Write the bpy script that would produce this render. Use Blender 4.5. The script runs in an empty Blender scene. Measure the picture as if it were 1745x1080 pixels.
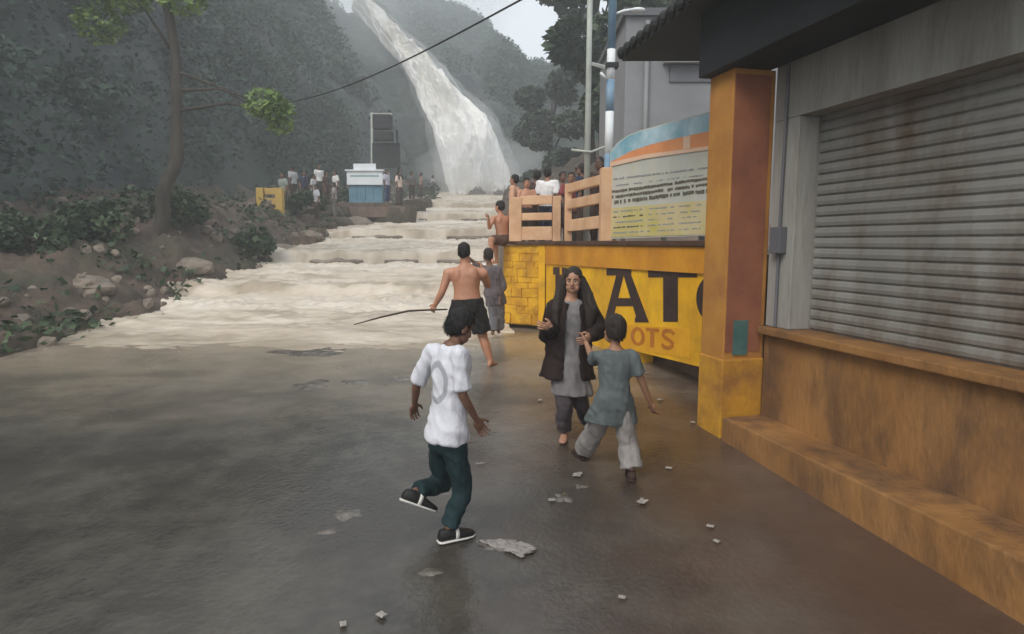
import bpy, bmesh, math, random
import numpy as np
from mathutils import Vector, Matrix, noise

random.seed(7)
S = bpy.context.scene
C = S.collection
R = math.radians

# ------------------------------------------------------------------ camera
F = 1070.0                     # focal length in photo pixels (photo 1745 x 1080)
CAM = Vector((0, 0, 2.05))
PITCH = math.atan(128 / F)
G = 0.044                      # uphill slope of the plaza
cd = bpy.data.cameras.new('camera')
cam = bpy.data.objects.new('camera', cd)
C.objects.link(cam)
cam.location = CAM
cam.rotation_euler = (math.pi / 2 - PITCH, 0, 0)
cd.sensor_width = 36
cd.lens = F / 1745 * 36
cd.clip_end = 2000
S.camera = cam

# ------------------------------------------------------------------ sky, sun, exposure
SUN_EL, SUN_AZ = R(46), R(218)          # azimuth measured clockwise from +Y
w = bpy.data.worlds.new('World')
S.world = w
w.use_nodes = True
nt = w.node_tree
nt.nodes.clear()
wo = nt.nodes.new('ShaderNodeOutputWorld')
bg = nt.nodes.new('ShaderNodeBackground')
sky = nt.nodes.new('ShaderNodeTexSky')
sky.sky_type = 'NISHITA'
sky.sun_disc = False
sky.sun_elevation = SUN_EL
sky.sun_rotation = SUN_AZ
sky.air_density = 1.0
sky.dust_density = 3.0
hs = nt.nodes.new('ShaderNodeHueSaturation')
hs.inputs['Saturation'].default_value = 0.25
mixw = nt.nodes.new('ShaderNodeMix')
mixw.data_type = 'RGBA'
mixw.inputs[0].default_value = 0.75     # closed cloud cover over the clear sky
mixw.inputs[7].default_value = (7.6, 8.1, 8.6, 1)
nt.links.new(sky.outputs[0], hs.inputs['Color'])
nt.links.new(hs.outputs[0], mixw.inputs[6])
nt.links.new(mixw.outputs[2], bg.inputs[0])
bg.inputs[1].default_value = 0.12
nt.links.new(bg.outputs[0], wo.inputs[0])

sl = bpy.data.lights.new('sun', 'SUN')
sl.energy = 1.5
sl.angle = R(25)
sl.color = (1.0, 0.95, 0.88)
sun = bpy.data.objects.new('sun', sl)
C.objects.link(sun)
sd = Vector((math.sin(SUN_AZ) * math.cos(SUN_EL), math.cos(SUN_AZ) * math.cos(SUN_EL), math.sin(SUN_EL)))
sun.rotation_euler = sd.to_track_quat('Z', 'Y').to_euler()

S.view_settings.view_transform = 'Standard'
S.view_settings.look = 'None'
S.view_settings.exposure = 0.4
S.view_settings.gamma = 1.0
S.view_settings.use_curve_mapping = False
S.render.engine = 'CYCLES'
S.cycles.use_denoising = True
S.cycles.max_bounces = 6
S.cycles.volume_bounces = 2
S.cycles.transparent_max_bounces = 8
S.render.filter_size = 3.2

# ------------------------------------------------------------------ projection helpers
sP, cP = math.sin(PITCH), math.cos(PITCH)


def ray(px, py):
    dz = (540 - py) / F
    return Vector(((px - 872.5) / F, cP + dz * sP, dz * cP - sP))


def atY(px, py, Y):
    r = ray(px, py)
    return CAM + r * (Y / r.y)


def on_ground(px, py):
    r = ray(px, py)
    return CAM + r * (CAM.z / (G * r.y - r.z))


def lerp(a, b, t):
    return a + (b - a) * t


def smooth(a, b, x):
    t = min(1, max(0, (x - a) / (b - a)))
    return t * t * (3 - 2 * t)


def interp(tab, x):
    if x <= tab[0][0]:
        return tab[0][1]
    for (x0, y0), (x1, y1) in zip(tab, tab[1:]):
        if x <= x1:
            return lerp(y0, y1, (x - x0) / (x1 - x0))
    return tab[-1][1]


def fbm(x, y, z=0.0, o=4):
    return noise.fractal(Vector((x, y, z)), 1.0, 2.0, o)


# ------------------------------------------------------------------ materials
def pmat(name, c1, c2, scale=4.0, rough=0.7, rough2=None, bump=0.2, bscale=None, detail=6,
         stretch=(1, 1, 1), metallic=0.0, spec=0.4, lo=0.35, hi=0.65, c3=None, s3=0.8, amt3=0.6, bdist=0.02, island=0.0):
    m = bpy.data.materials.new(name)
    m.use_nodes = True
    t = m.node_tree
    b = t.nodes['Principled BSDF']
    tc = t.nodes.new('ShaderNodeTexCoord')
    mp = t.nodes.new('ShaderNodeMapping')
    mp.inputs['Scale'].default_value = stretch
    t.links.new(tc.outputs['Object'], mp.inputs['Vector'])
    n = t.nodes.new('ShaderNodeTexNoise')
    n.inputs['Scale'].default_value = scale
    n.inputs['Detail'].default_value = detail
    n.inputs['Roughness'].default_value = 0.6
    t.links.new(mp.outputs[0], n.inputs['Vector'])
    cr = t.nodes.new('ShaderNodeValToRGB')
    cr.color_ramp.elements[0].position = lo
    cr.color_ramp.elements[1].position = hi
    cr.color_ramp.elements[0].color = (*c1, 1)
    cr.color_ramp.elements[1].color = (*c2, 1)
    t.links.new(n.outputs[0], cr.inputs[0])
    col = cr.outputs[0]
    if c3 is not None:
        n3 = t.nodes.new('ShaderNodeTexNoise')
        n3.inputs['Scale'].default_value = s3
        n3.inputs['Detail'].default_value = 8
        n3.inputs['Roughness'].default_value = 0.65
        t.links.new(mp.outputs[0], n3.inputs['Vector'])
        r3 = t.nodes.new('ShaderNodeMapRange')
        r3.inputs[1].default_value = 0.45
        r3.inputs[2].default_value = 0.68
        r3.inputs[3].default_value = 0.0
        r3.inputs[4].default_value = amt3
        t.links.new(n3.outputs[0], r3.inputs[0])
        mx = t.nodes.new('ShaderNodeMix')
        mx.data_type = 'RGBA'
        t.links.new(r3.outputs[0], mx.inputs[0])
        t.links.new(col, mx.inputs[6])
        mx.inputs[7].default_value = (*c3, 1)
        col = mx.outputs[2]
    if island > 0:
        gi = t.nodes.new('ShaderNodeNewGeometry')
        mr = t.nodes.new('ShaderNodeMapRange')
        mr.inputs[3].default_value = 1 - island
        mr.inputs[4].default_value = 1 + island
        t.links.new(gi.outputs['Random Per Island'], mr.inputs[0])
        hv = t.nodes.new('ShaderNodeHueSaturation')
        t.links.new(mr.outputs[0], hv.inputs['Value'])
        t.links.new(col, hv.inputs['Color'])
        col = hv.outputs[0]
    t.links.new(col, b.inputs['Base Color'])
    b.inputs['Roughness'].default_value = rough
    b.inputs['Metallic'].default_value = metallic
    b.inputs['Specular IOR Level'].default_value = spec
    if rough2 is not None:
        nr = t.nodes.new('ShaderNodeTexNoise')
        nr.inputs['Scale'].default_value = scale * 0.45
        nr.inputs['Detail'].default_value = 5
        t.links.new(mp.outputs[0], nr.inputs['Vector'])
        rr = t.nodes.new('ShaderNodeMapRange')
        rr.inputs[1].default_value = 0.38
        rr.inputs[2].default_value = 0.62
        rr.inputs[3].default_value = rough
        rr.inputs[4].default_value = rough2
        t.links.new(nr.outputs[0], rr.inputs[0])
        t.links.new(rr.outputs[0], b.inputs['Roughness'])
    if bump > 0:
        nb = t.nodes.new('ShaderNodeTexNoise')
        nb.inputs['Scale'].default_value = bscale or scale * 4
        nb.inputs['Detail'].default_value = 5
        t.links.new(mp.outputs[0], nb.inputs['Vector'])
        bp = t.nodes.new('ShaderNodeBump')
        bp.inputs['Strength'].default_value = bump
        bp.inputs['Distance'].default_value = bdist
        t.links.new(nb.outputs[0], bp.inputs['Height'])
        t.links.new(bp.outputs[0], b.inputs['Normal'])
    return m


M = {}
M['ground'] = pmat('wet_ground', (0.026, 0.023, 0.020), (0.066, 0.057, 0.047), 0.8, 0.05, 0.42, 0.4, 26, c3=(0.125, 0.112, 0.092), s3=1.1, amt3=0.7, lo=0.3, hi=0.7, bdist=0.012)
M['water'] = pmat('muddy_water', (0.50, 0.42, 0.32), (0.66, 0.58, 0.47), 1.5, 0.25, 0.5, 0.6, 5, stretch=(0.35, 1.0, 1.0), c3=(0.44, 0.36, 0.27), s3=0.9, amt3=0.5, bdist=0.06)
M['fall'] = pmat('fall_water', (0.84, 0.81, 0.76), (0.97, 0.96, 0.94), 0.5, 0.7, None, 0.3, 1.5, stretch=(1.6, 0.5, 0.3), c3=(0.68, 0.63, 0.55), s3=0.4, amt3=0.5, bdist=0.2)
M['rock'] = pmat('rock_face', (0.030, 0.034, 0.038), (0.075, 0.078, 0.080), 0.22, 0.6, 0.9, 0.6, 0.9, c3=(0.035, 0.058, 0.036), s3=0.07, amt3=0.9, bdist=0.4)
M['bank'] = pmat('bank_earth', (0.055, 0.036, 0.027), (0.125, 0.085, 0.062), 1.2, 0.7, 0.9, 0.6, 6, c3=(0.03, 0.045, 0.018), s3=0.5, amt3=0.6, bdist=0.06)
M['step'] = pmat('step_stone', (0.13, 0.085, 0.065), (0.22, 0.15, 0.115), 2, 0.5, 0.8, 0.4, 8, c3=(0.08, 0.07, 0.05), s3=1.5, amt3=0.7)
M['stone_dark'] = pmat('wet_stone', (0.13, 0.105, 0.08), (0.24, 0.19, 0.145), 2, 0.35, 0.7, 0.5, 8)
M['yellow'] = pmat('yellow_paint', (0.76, 0.39, 0.006), (0.90, 0.52, 0.010), 1.6, 0.55, 0.75, 0.25, 12, c3=(0.36, 0.17, 0.02), s3=1.3, amt3=0.65)
M['orange'] = pmat('orange_paint', (0.56, 0.22, 0.015), (0.68, 0.31, 0.02), 2.2, 0.55, 0.75, 0.25, 12, c3=(0.33, 0.13, 0.02), s3=1.7, amt3=0.5)
M['stonewall'] = pmat('yellow_stone', (0.54, 0.26, 0.012), (0.82, 0.47, 0.02), 4.5, 0.55, 0.8, 0.5, 14, c3=(0.32, 0.13, 0.02), s3=2.5, amt3=0.7)
M['letter'] = pmat('letter_paint', (0.028, 0.014, 0.012), (0.05, 0.026, 0.022), 4, 0.6, 0.8, 0.1, 20)
M['letter_red'] = pmat('letter_orange', (0.40, 0.13, 0.012), (0.50, 0.18, 0.02), 5, 0.6, 0.8, 0.1, 20)
M['rust'] = pmat('rust_band', (0.66, 0.30, 0.010), (0.76, 0.38, 0.014), 2.5, 0.6, 0.8, 0.2, 12)
M['maroon'] = pmat('maroon_band', (0.06, 0.03, 0.018), (0.10, 0.05, 0.03), 3, 0.6, 0.8, 0.2, 12)
M['peach'] = pmat('peach_paint', (0.62, 0.36, 0.20), (0.74, 0.48, 0.29), 3, 0.55, 0.75, 0.2, 14, c3=(0.42, 0.24, 0.14), s3=2, amt3=0.5)
M['dark'] = pmat('dark_interior', (0.02, 0.017, 0.014), (0.04, 0.034, 0.028), 3, 0.8, None, 0.3, 10)
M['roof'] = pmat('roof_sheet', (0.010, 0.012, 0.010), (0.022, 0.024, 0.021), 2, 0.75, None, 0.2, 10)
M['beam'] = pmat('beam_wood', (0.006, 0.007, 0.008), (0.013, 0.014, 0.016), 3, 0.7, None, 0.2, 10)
M['col_side'] = pmat('column_paint', (0.40, 0.175, 0.035), (0.50, 0.24, 0.045), 2.5, 0.6, 0.8, 0.2, 14, c3=(0.22, 0.075, 0.04), s3=1.2, amt3=0.6)
M['col_red'] = pmat('column_red', (0.20, 0.07, 0.04), (0.30, 0.11, 0.055), 2.5, 0.6, 0.8, 0.2, 14)
M['base_ochre'] = pmat('base_ochre', (0.50, 0.24, 0.02), (0.62, 0.32, 0.03), 2.5, 0.6, 0.85, 0.4, 22, c3=(0.24, 0.10, 0.03), s3=2.2, amt3=0.8)
M['teal'] = pmat('teal_paint', (0.05, 0.12, 0.11), (0.09, 0.17, 0.15), 5, 0.6, None, 0.2, 14)
M['plaster'] = pmat('grey_plaster', (0.25, 0.24, 0.215), (0.34, 0.33, 0.30), 1.3, 0.75, 0.9, 0.4, 22, c3=(0.12, 0.10, 0.08), s3=1.5, amt3=0.85, stretch=(1, 1, 0.22))
M['ochre'] = pmat('ochre_dado', (0.24, 0.115, 0.038), (0.33, 0.165, 0.055), 2.6, 0.5, 0.85, 0.5, 26, c3=(0.10, 0.055, 0.03), s3=2.4, amt3=0.9, stretch=(1, 1, 0.5))
M['shutter'] = pmat('shutter_metal', (0.20, 0.195, 0.175), (0.29, 0.28, 0.255), 2, 0.5, 0.75, 0.25, 30, metallic=0.2, c3=(0.12, 0.075, 0.045), s3=2.2, amt3=0.85, stretch=(1, 1, 0.35))
M['greywall'] = pmat('far_grey_wall', (0.20, 0.20, 0.205), (0.27, 0.27, 0.275), 0.6, 0.8, None, 0.2, 8)
M['greydark'] = pmat('far_grey_dark', (0.10, 0.10, 0.11), (0.14, 0.14, 0.15), 1, 0.8, None, 0.2, 8)
M['pole_grey'] = pmat('pole_grey', (0.36, 0.38, 0.34), (0.46, 0.48, 0.43), 3, 0.5, None, 0.1, 20)
M['pole_white'] = pmat('pole_white', (0.70, 0.72, 0.72), (0.80, 0.82, 0.82), 3, 0.5, None, 0.1, 20)
M['pole_blue'] = pmat('pole_blue', (0.16, 0.26, 0.36), (0.22, 0.33, 0.43), 3, 0.5, None, 0.1, 20)
M['cable'] = pmat('cable_black', (0.02, 0.02, 0.02), (0.035, 0.035, 0.035), 5, 0.6, None, 0)
M['b_cyan'] = pmat('print_cyan', (0.26, 0.46, 0.54), (0.55, 0.68, 0.74), 2.2, 0.5, None, 0, c3=(0.12, 0.36, 0.46), s3=1.8, amt3=0.8)
M['b_orange'] = pmat('print_orange', (0.70, 0.26, 0.10), (0.80, 0.34, 0.15), 2, 0.5, None, 0)
M['b_grey'] = pmat('print_grey', (0.50, 0.51, 0.46), (0.58, 0.57, 0.52), 2, 0.5, None, 0, c3=(0.55, 0.52, 0.34), s3=1.5, amt3=0.5)
M['b_yellow'] = pmat('print_yellow', (0.58, 0.47, 0.24), (0.64, 0.55, 0.33), 1.6, 0.5, None, 0, c3=(0.52, 0.46, 0.04), s3=1.4, amt3=0.95)
M['b_peach'] = pmat('print_peach', (0.76, 0.50, 0.34), (0.82, 0.56, 0.40), 2, 0.5, None, 0)
M['b_text'] = pmat('print_text', (0.10, 0.085, 0.06), (0.16, 0.14, 0.11), 6, 0.6, None, 0)
M['b_textg'] = pmat('print_text_grey', (0.26, 0.27, 0.27), (0.34, 0.35, 0.35), 6, 0.6, None, 0)
M['leaf_a'] = pmat('leaf_dark', (0.022, 0.040, 0.018), (0.055, 0.085, 0.034), 0.8, 0.6, None, 0, island=0.5)
M['leaf_b'] = pmat('leaf_grey', (0.035, 0.048, 0.032), (0.070, 0.090, 0.052), 0.8, 0.6, None, 0, island=0.5)
M['leaf_c'] = pmat('leaf_bright', (0.09, 0.15, 0.03), (0.17, 0.24, 0.06), 2.0, 0.5, None, 0, island=0.4)
M['leaf_far'] = pmat('canopy_far', (0.022, 0.042, 0.027), (0.046, 0.078, 0.048), 0.12, 0.7, None, 0, island=0.22)
M['bark'] = pmat('bark', (0.035, 0.028, 0.022), (0.08, 0.065, 0.05), 3, 0.9, None, 0.6, 12, stretch=(1, 1, 0.3))
M['kiosk_white'] = pmat('kiosk_white', (0.78, 0.82, 0.84), (0.86, 0.89, 0.90), 2, 0.5, None, 0)
M['kiosk_blue'] = pmat('kiosk_blue', (0.10, 0.22, 0.30), (0.15, 0.29, 0.37), 2, 0.5, None, 0.1, 8)
M['kiosk_text'] = pmat('kiosk_text', (0.30, 0.42, 0.44), (0.36, 0.48, 0.5), 6, 0.5, None, 0)
M['steel_dark'] = pmat('dark_steel', (0.014, 0.014, 0.015), (0.024, 0.024, 0.025), 3, 0.6, None, 0.1, 8)
M['yellow_rail'] = pmat('yellow_rail', (0.50, 0.32, 0.06), (0.60, 0.42, 0.14), 2, 0.6, None, 0.2, 10, c3=(0.3, 0.14, 0.04), s3=2, amt3=0.7)
M['paper'] = pmat('paper', (0.24, 0.21, 0.185), (0.44, 0.40, 0.36), 8, 0.7, None, 0.2, 30)
M['foam'] = pmat('foam', (0.06, 0.052, 0.044), (0.17, 0.148, 0.125), 9, 0.06, 0.3, 0.4, 30, bdist=0.006)
M['wood'] = pmat('stick_wood', (0.05, 0.035, 0.025), (0.10, 0.07, 0.05), 6, 0.8, None, 0.4, 30)


def silt_reflection_mix(m, c_mix, y0, y1, amp, flip=False, axis=1, top=1.0):
    """mixes a colour in along one axis, broken by noise: run-off silt; red soil with painted reflection"""
    t = m.node_tree
    b = t.nodes['Principled BSDF']
    src = b.inputs['Base Color'].links[0].from_socket
    tc = [n for n in t.nodes if n.type == 'TEX_COORD'][0]
    sx = t.nodes.new('ShaderNodeSeparateXYZ')
    t.links.new(tc.outputs['Object'], sx.inputs[0])
    mp = t.nodes.new('ShaderNodeMapping')
    mp.inputs['Scale'].default_value = (0.55, 0.9, 1)
    t.links.new(tc.outputs['Object'], mp.inputs[0])
    n = t.nodes.new('ShaderNodeTexNoise')
    n.inputs['Scale'].default_value = 1.1
    n.inputs['Detail'].default_value = 8
    n.inputs['Roughness'].default_value = 0.62
    t.links.new(mp.outputs[0], n.inputs['Vector'])
    ma = t.nodes.new('ShaderNodeMath'); ma.operation = 'MULTIPLY_ADD'
    ma.inputs[1].default_value = amp * 2
    ma.inputs[2].default_value = -amp
    t.links.new(n.outputs[0], ma.inputs[0])
    ad = t.nodes.new('ShaderNodeMath'); ad.operation = 'ADD'
    t.links.new(ma.outputs[0], ad.inputs[0]); t.links.new(sx.outputs[axis], ad.inputs[1])
    mr = t.nodes.new('ShaderNodeMapRange'); mr.interpolation_type = 'SMOOTHSTEP'
    mr.inputs[1].default_value = y0; mr.inputs[2].default_value = y1
    mr.inputs[3].default_value = top if flip else 0.0
    mr.inputs[4].default_value = 0.0 if flip else top
    t.links.new(ad.outputs[0], mr.inputs[0])
    mx = t.nodes.new('ShaderNodeMix'); mx.data_type = 'RGBA'
    t.links.new(mr.outputs[0], mx.inputs[0]); t.links.new(src, mx.inputs[6])
    mx.inputs[7].default_value = (*c_mix, 1)
    t.links.new(mx.outputs[2], b.inputs['Base Color'])


silt_reflection_mix(M['ground'], (0.135, 0.066, 0.040), -0.6, 2.6, 2.2, axis=0, top=0.45)  # red soil plus warm reflection of the wall, painted into the ground colour
silt_reflection_mix(M['ground'], (0.28, 0.23, 0.17), 5.6, 10.4, 3.2)
silt_reflection_mix(M['water'], (0.30, 0.245, 0.18), 8.6, 11.5, 2.0, True)

# people
M['skin'] = pmat('skin_brown', (0.27, 0.135, 0.080), (0.34, 0.18, 0.11), 6, 0.5, None, 0.08, 60, spec=0.35)
M['skin_pale'] = pmat('skin_tan', (0.44, 0.20, 0.115), (0.54, 0.265, 0.16), 5, 0.35, 0.55, 0.06, 50, spec=0.45, c3=(0.30, 0.125, 0.07), s3=2.6, amt3=0.6)
M['skin_dark'] = pmat('skin_dark', (0.15, 0.078, 0.050), (0.21, 0.108, 0.07), 6, 0.5, None, 0.08, 60, spec=0.35)
M['hair'] = pmat('hair_black', (0.007, 0.006, 0.006), (0.020, 0.016, 0.014), 12, 0.75, None, 0.6, 60, stretch=(1, 1, 0.25))
M['hair_brown'] = pmat('hair_dark_brown', (0.016, 0.010, 0.008), (0.034, 0.022, 0.016), 12, 0.75, None, 0.6, 60, stretch=(1, 1, 0.2))
M['lip'] = pmat('lip', (0.22, 0.075, 0.06), (0.26, 0.09, 0.075), 6, 0.45, None, 0)
M['eye'] = pmat('eye', (0.35, 0.33, 0.31), (0.42, 0.40, 0.38), 6, 0.3, None, 0)
M['iris'] = pmat('iris', (0.012, 0.008, 0.006), (0.02, 0.012, 0.01), 6, 0.2, None, 0)


def cloth(name, c, var=0.18, rough=0.85):
    a = tuple(x * (1 - var) for x in c)
    b = tuple(min(1, x * (1 + var)) for x in c)
    return pmat(name, a, b, 5, rough, None, 0.75, 16, spec=0.2, bdist=0.022, stretch=(1, 1, 0.55), detail=7)


# ------------------------------------------------------------------ mesh helpers
class Geo:
    def __init__(s):
        s.v, s.f = [], []

    def add(s, v, f):
        o = len(s.v)
        s.v += [tuple(p) for p in v]
        s.f += [tuple(i + o for i in q) for q in f]
        return s

    def box(s, a, b, rot=None, bev=0.0):
        (x0, y0, z0), (x1, y1, z1) = a, b
        v = [(x0, y0, z0), (x1, y0, z0), (x1, y1, z0), (x0, y1, z0), (x0, y0, z1), (x1, y0, z1), (x1, y1, z1), (x0, y1, z1)]
        if rot is not None:
            v = [rot @ Vector(p) for p in v]
        return s.add(v, [(0, 3, 2, 1), (4, 5, 6, 7), (0, 1, 5, 4), (1, 2, 6, 5), (2, 3, 7, 6), (3, 0, 4, 7)])

    def prism(s, foot, z0, z1):
        """foot: ccw list of (x,y); z0/z1 numbers or lists"""
        n = len(foot)
        za = z0 if isinstance(z0, (list, tuple)) else [z0] * n
        zb = z1 if isinstance(z1, (list, tuple)) else [z1] * n
        v = [(x, y, za[i]) for i, (x, y) in enumerate(foot)] + [(x, y, zb[i]) for i, (x, y) in enumerate(foot)]
        f = [tuple(range(n - 1, -1, -1)), tuple(range(n, 2 * n))]
        f += [(i, (i + 1) % n, n + (i + 1) % n, n + i) for i in range(n)]
        return s.add(v, f)

    def rings(s, rings):
        """closed loft over rings, each a list of n points"""
        n = len(rings[0])
        v = [p for r in rings for p in r]
        f = []
        for k in range(len(rings) - 1):
            for i in range(n):
                j = (i + 1) % n
                f.append((k * n + i, k * n + j, (k + 1) * n + j, (k + 1) * n + i))
        f.append(tuple(range(n - 1, -1, -1)))
        m = (len(rings) - 1) * n
        f.append(tuple(range(m, m + n)))
        return s.add(v, f)

    def tube(s, pts, rad, n=10):
        pts = [Vector(p) for p in pts]
        if not isinstance(rad, (list, tuple)):
            rad = [rad] * len(pts)
        rs = []
        prev = None
        for i, p in enumerate(pts):
            d = (pts[min(i + 1, len(pts) - 1)] - pts[max(i - 1, 0)])
            if d.length < 1e-9:
                d = Vector((0, 0, 1))
            d.normalize()
            a = prev if prev is not None else (Vector((1, 0, 0)) if abs(d.x) < 0.8 else Vector((0, 1, 0)))
            a = (a - d * a.dot(d)).normalized()
            prev = a
            b = d.cross(a)
            rs.append([p + (a * math.cos(2 * math.pi * k / n) + b * math.sin(2 * math.pi * k / n)) * rad[i] for k in range(n)])
        return s.rings(rs)

    def capsule(s, a, b, ra, rb, n=14):
        a, b = Vector(a), Vector(b)
        d = (b - a)
        L = d.length
        d = d / max(L, 1e-6)
        pts, rad = [], []
        for t in (-0.98, -0.8, -0.45, 0):
            pts.append(a + d * ra * t)
            rad.append(ra * math.sqrt(max(0.02, 1 - t * t)))
        for t in (0.25, 0.5, 0.75):
            pts.append(a + d * L * t)
            rad.append(lerp(ra, rb, t))
        for t in (0, 0.45, 0.8, 0.98):
            pts.append(b + d * rb * t)
            rad.append(rb * math.sqrt(max(0.02, 1 - t * t)))
        return s.tube(pts, rad, n)

    def ellipsoid(s, c, ax, ay, az, n=16, m=10):
        c = Vector(c)
        rs = []
        for k in range(m + 1):
            th = math.pi * (0.02 + 0.96 * k / m)
            rs.append([c + ax * (math.sin(th) * math.cos(2 * math.pi * i / n)) + ay * (math.sin(th) * math.sin(2 * math.pi * i / n)) - az * math.cos(th) for i in range(n)])
        return s.rings(rs)

    def mesh(s, name, smooth_=False):
        me = bpy.data.meshes.new(name)
        me.from_pydata(s.v, [], s.f)
        me.update()
        bm = bmesh.new()
        bm.from_mesh(me)
        bmesh.ops.recalc_face_normals(bm, faces=bm.faces)
        bm.to_mesh(me)
        bm.free()
        if smooth_:
            me.polygons.foreach_set('use_smooth', [True] * len(me.polygons))
        return me


def link(name, me, mat, parent=None, loc=None):
    o = bpy.data.objects.new(name, me)
    C.objects.link(o)
    if mat is not None and me is not None and not me.materials:
        me.materials.append(mat)
    if parent is not None:
        o.parent = parent
    if loc is not None:
        o.location = loc
    return o


def part(name, g, mat, parent=None, sm=False, bevel=0.0, loc=None):
    me = g.mesh(name, sm)
    if bevel > 0:
        bm = bmesh.new()
        bm.from_mesh(me)
        bmesh.ops.bevel(bm, geom=list(bm.edges), offset=bevel, segments=2, affect='EDGES', profile=0.6)
        bm.to_mesh(me)
        bm.free()
    return link(name, me, mat, parent, loc)


def tag(o, label=None, cat=None, group=None, kind=None):
    if label:
        o['label'] = label
    if cat:
        o['category'] = cat
    if group:
        o['group'] = group
    if kind:
        o['kind'] = kind
    return o


def thing(name, label, cat, loc=(0, 0, 0), group=None):
    o = bpy.data.objects.new(name, None)
    C.objects.link(o)
    o.location = loc
    o.empty_display_size = 0.1
    return tag(o, label, cat, group)


def grid_mesh(name, nu, nv, fn, sm=True):
    v = [fn(i / (nu - 1), j / (nv - 1)) for j in range(nv) for i in range(nu)]
    f = [(j * nu + i, j * nu + i + 1, (j + 1) * nu + i + 1, (j + 1) * nu + i) for j in range(nv - 1) for i in range(nu - 1)]
    me = bpy.data.meshes.new(name)
    me.from_pydata([tuple(p) for p in v], [], f)
    me.update()
    if sm:
        me.polygons.foreach_set('use_smooth', [True] * len(me.polygons))
    return me


def leaf_mesh(name, pts, size, nrm=None, seed=1, var=0.5):
    """pts: (n,3) array; one folded leaf-shaped quad per point"""
    rng = np.random.default_rng(seed)
    n = len(pts)
    a = rng.normal(size=(n, 3))
    a[:, 2] = a[:, 2] * 0.6 - 0.25
    a /= np.linalg.norm(a, axis=1, keepdims=True)
    b = rng.normal(size=(n, 3))
    b -= a * (a * b).sum(1, keepdims=True)
    b /= np.linalg.norm(b, axis=1, keepdims=True)
    L = size * (1 - var + 2 * var * rng.random((n, 1)))
    c = np.cross(a, b)
    p0 = pts - a * L * 0.5
    p1 = pts + b * L * 0.28 + c * L * 0.06
    p2 = pts + a * L * 0.5
    p3 = pts - b * L * 0.28 + c * L * 0.06
    V = np.stack([p0, p1, p2, p3], 1).reshape(-1, 3)
    me = bpy.data.meshes.new(name)
    me.vertices.add(4 * n)
    me.vertices.foreach_set('co', V.astype(np.float32).ravel())
    idx = np.arange(4 * n, dtype=np.int32)
    me.loops.add(4 * n)
    me.loops.foreach_set('vertex_index', idx)
    me.polygons.add(n)
    me.polygons.foreach_set('loop_start', np.arange(0, 4 * n, 4, dtype=np.int32))
    me.update(calc_edges=True)
    me.validate()
    return me


# ================================================================== TERRAIN
WPROF = [(0, 0.0), (9, 0.396), (13, 0.585), (15, 0.86), (20, 1.56), (26, 2.34), (34, 3.36), (42, 4.42), (58, 6.45), (75, 8.0)]
STEPS = [14.6, 19.6, 25.6, 33.0, 41.0]


def wlin(Y):
    return interp(WPROF, Y)


def wterr(Y):
    z = wlin(Y)
    for a, b in zip(STEPS, STEPS[1:] + [58.0]):
        if a - 0.25 <= Y < b:
            t = (Y - a) / (b - a)
            amp = 0.17
            if Y < a:
                z += amp * smooth(a - 0.25, a, Y)
            else:
                z += amp * (1 - 2 * t) if t < 1 else 0
            break
    return z


XL = -7.6      # left bank line of the channel


def xr(Y):     # right bank line
    return interp([(9, 0.3), (12.2, -0.2), (20, -0.5), (42, -0.75), (58, 0.1), (75, 1)], Y)


def bank_level(Y):
    return interp([(7, 0.30), (12, 1.45), (20, 2.75), (26, 3.35), (32, 4.0), (42, 5.3), (58, 7.4), (75, 8)], Y)


def gh(x, Y):
    base = G * Y if Y < 13 else wlin(Y)
    z = base
    if Y > 9:
        z -= 0.22 * smooth(9.5, 13, Y) * smooth(XL - 0.2, XL + 0.4, x)
    bl = bank_level(Y) + 0.25 * fbm(x * 0.5, Y * 0.5, 3)
    t = smooth(XL + 0.1, XL - 2.0, x) if False else 1 - smooth(XL - 2.0, XL + 0.15, x)
    if Y > 7:
        z = lerp(z, max(z, bl), t * smooth(7, 10.5, Y))
    if x < -13:
        z += (-13 - x) * 0.55
    z += 0.010 * fbm(x * 1.1, Y * 1.1, 0.5)
    return z


def gfn(u, v):
    # denser near the camera
    x = -60 + 120 * u
    x = math.copysign(abs(x / 60) ** 1.6 * 60, x)
    Y = -15 + 90 * (v ** 1.35)
    return (x, Y, gh(x, Y))


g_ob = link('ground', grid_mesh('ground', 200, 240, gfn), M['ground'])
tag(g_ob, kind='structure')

# left bank sheet of earth and rock laid over the slope
def bfn(u, v):
    Y = 8.5 + 50 * v
    x = XL + 0.35 - 14 * u ** 1.3
    n = abs(fbm(x * 0.9, Y * 0.9, 7, 5)) + 0.5 * abs(fbm(x * 2.7, Y * 2.7, 9, 4))
    lift = 0.05 + 0.36 * n * smooth(0, 0.06, u)
    return (x, Y, gh(x, Y) + lift - 0.35 * (1 - smooth(0, 0.04, u)))


tag(link('river_bank', grid_mesh('river_bank', 130, 420, bfn), M['bank']), kind='structure')


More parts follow.
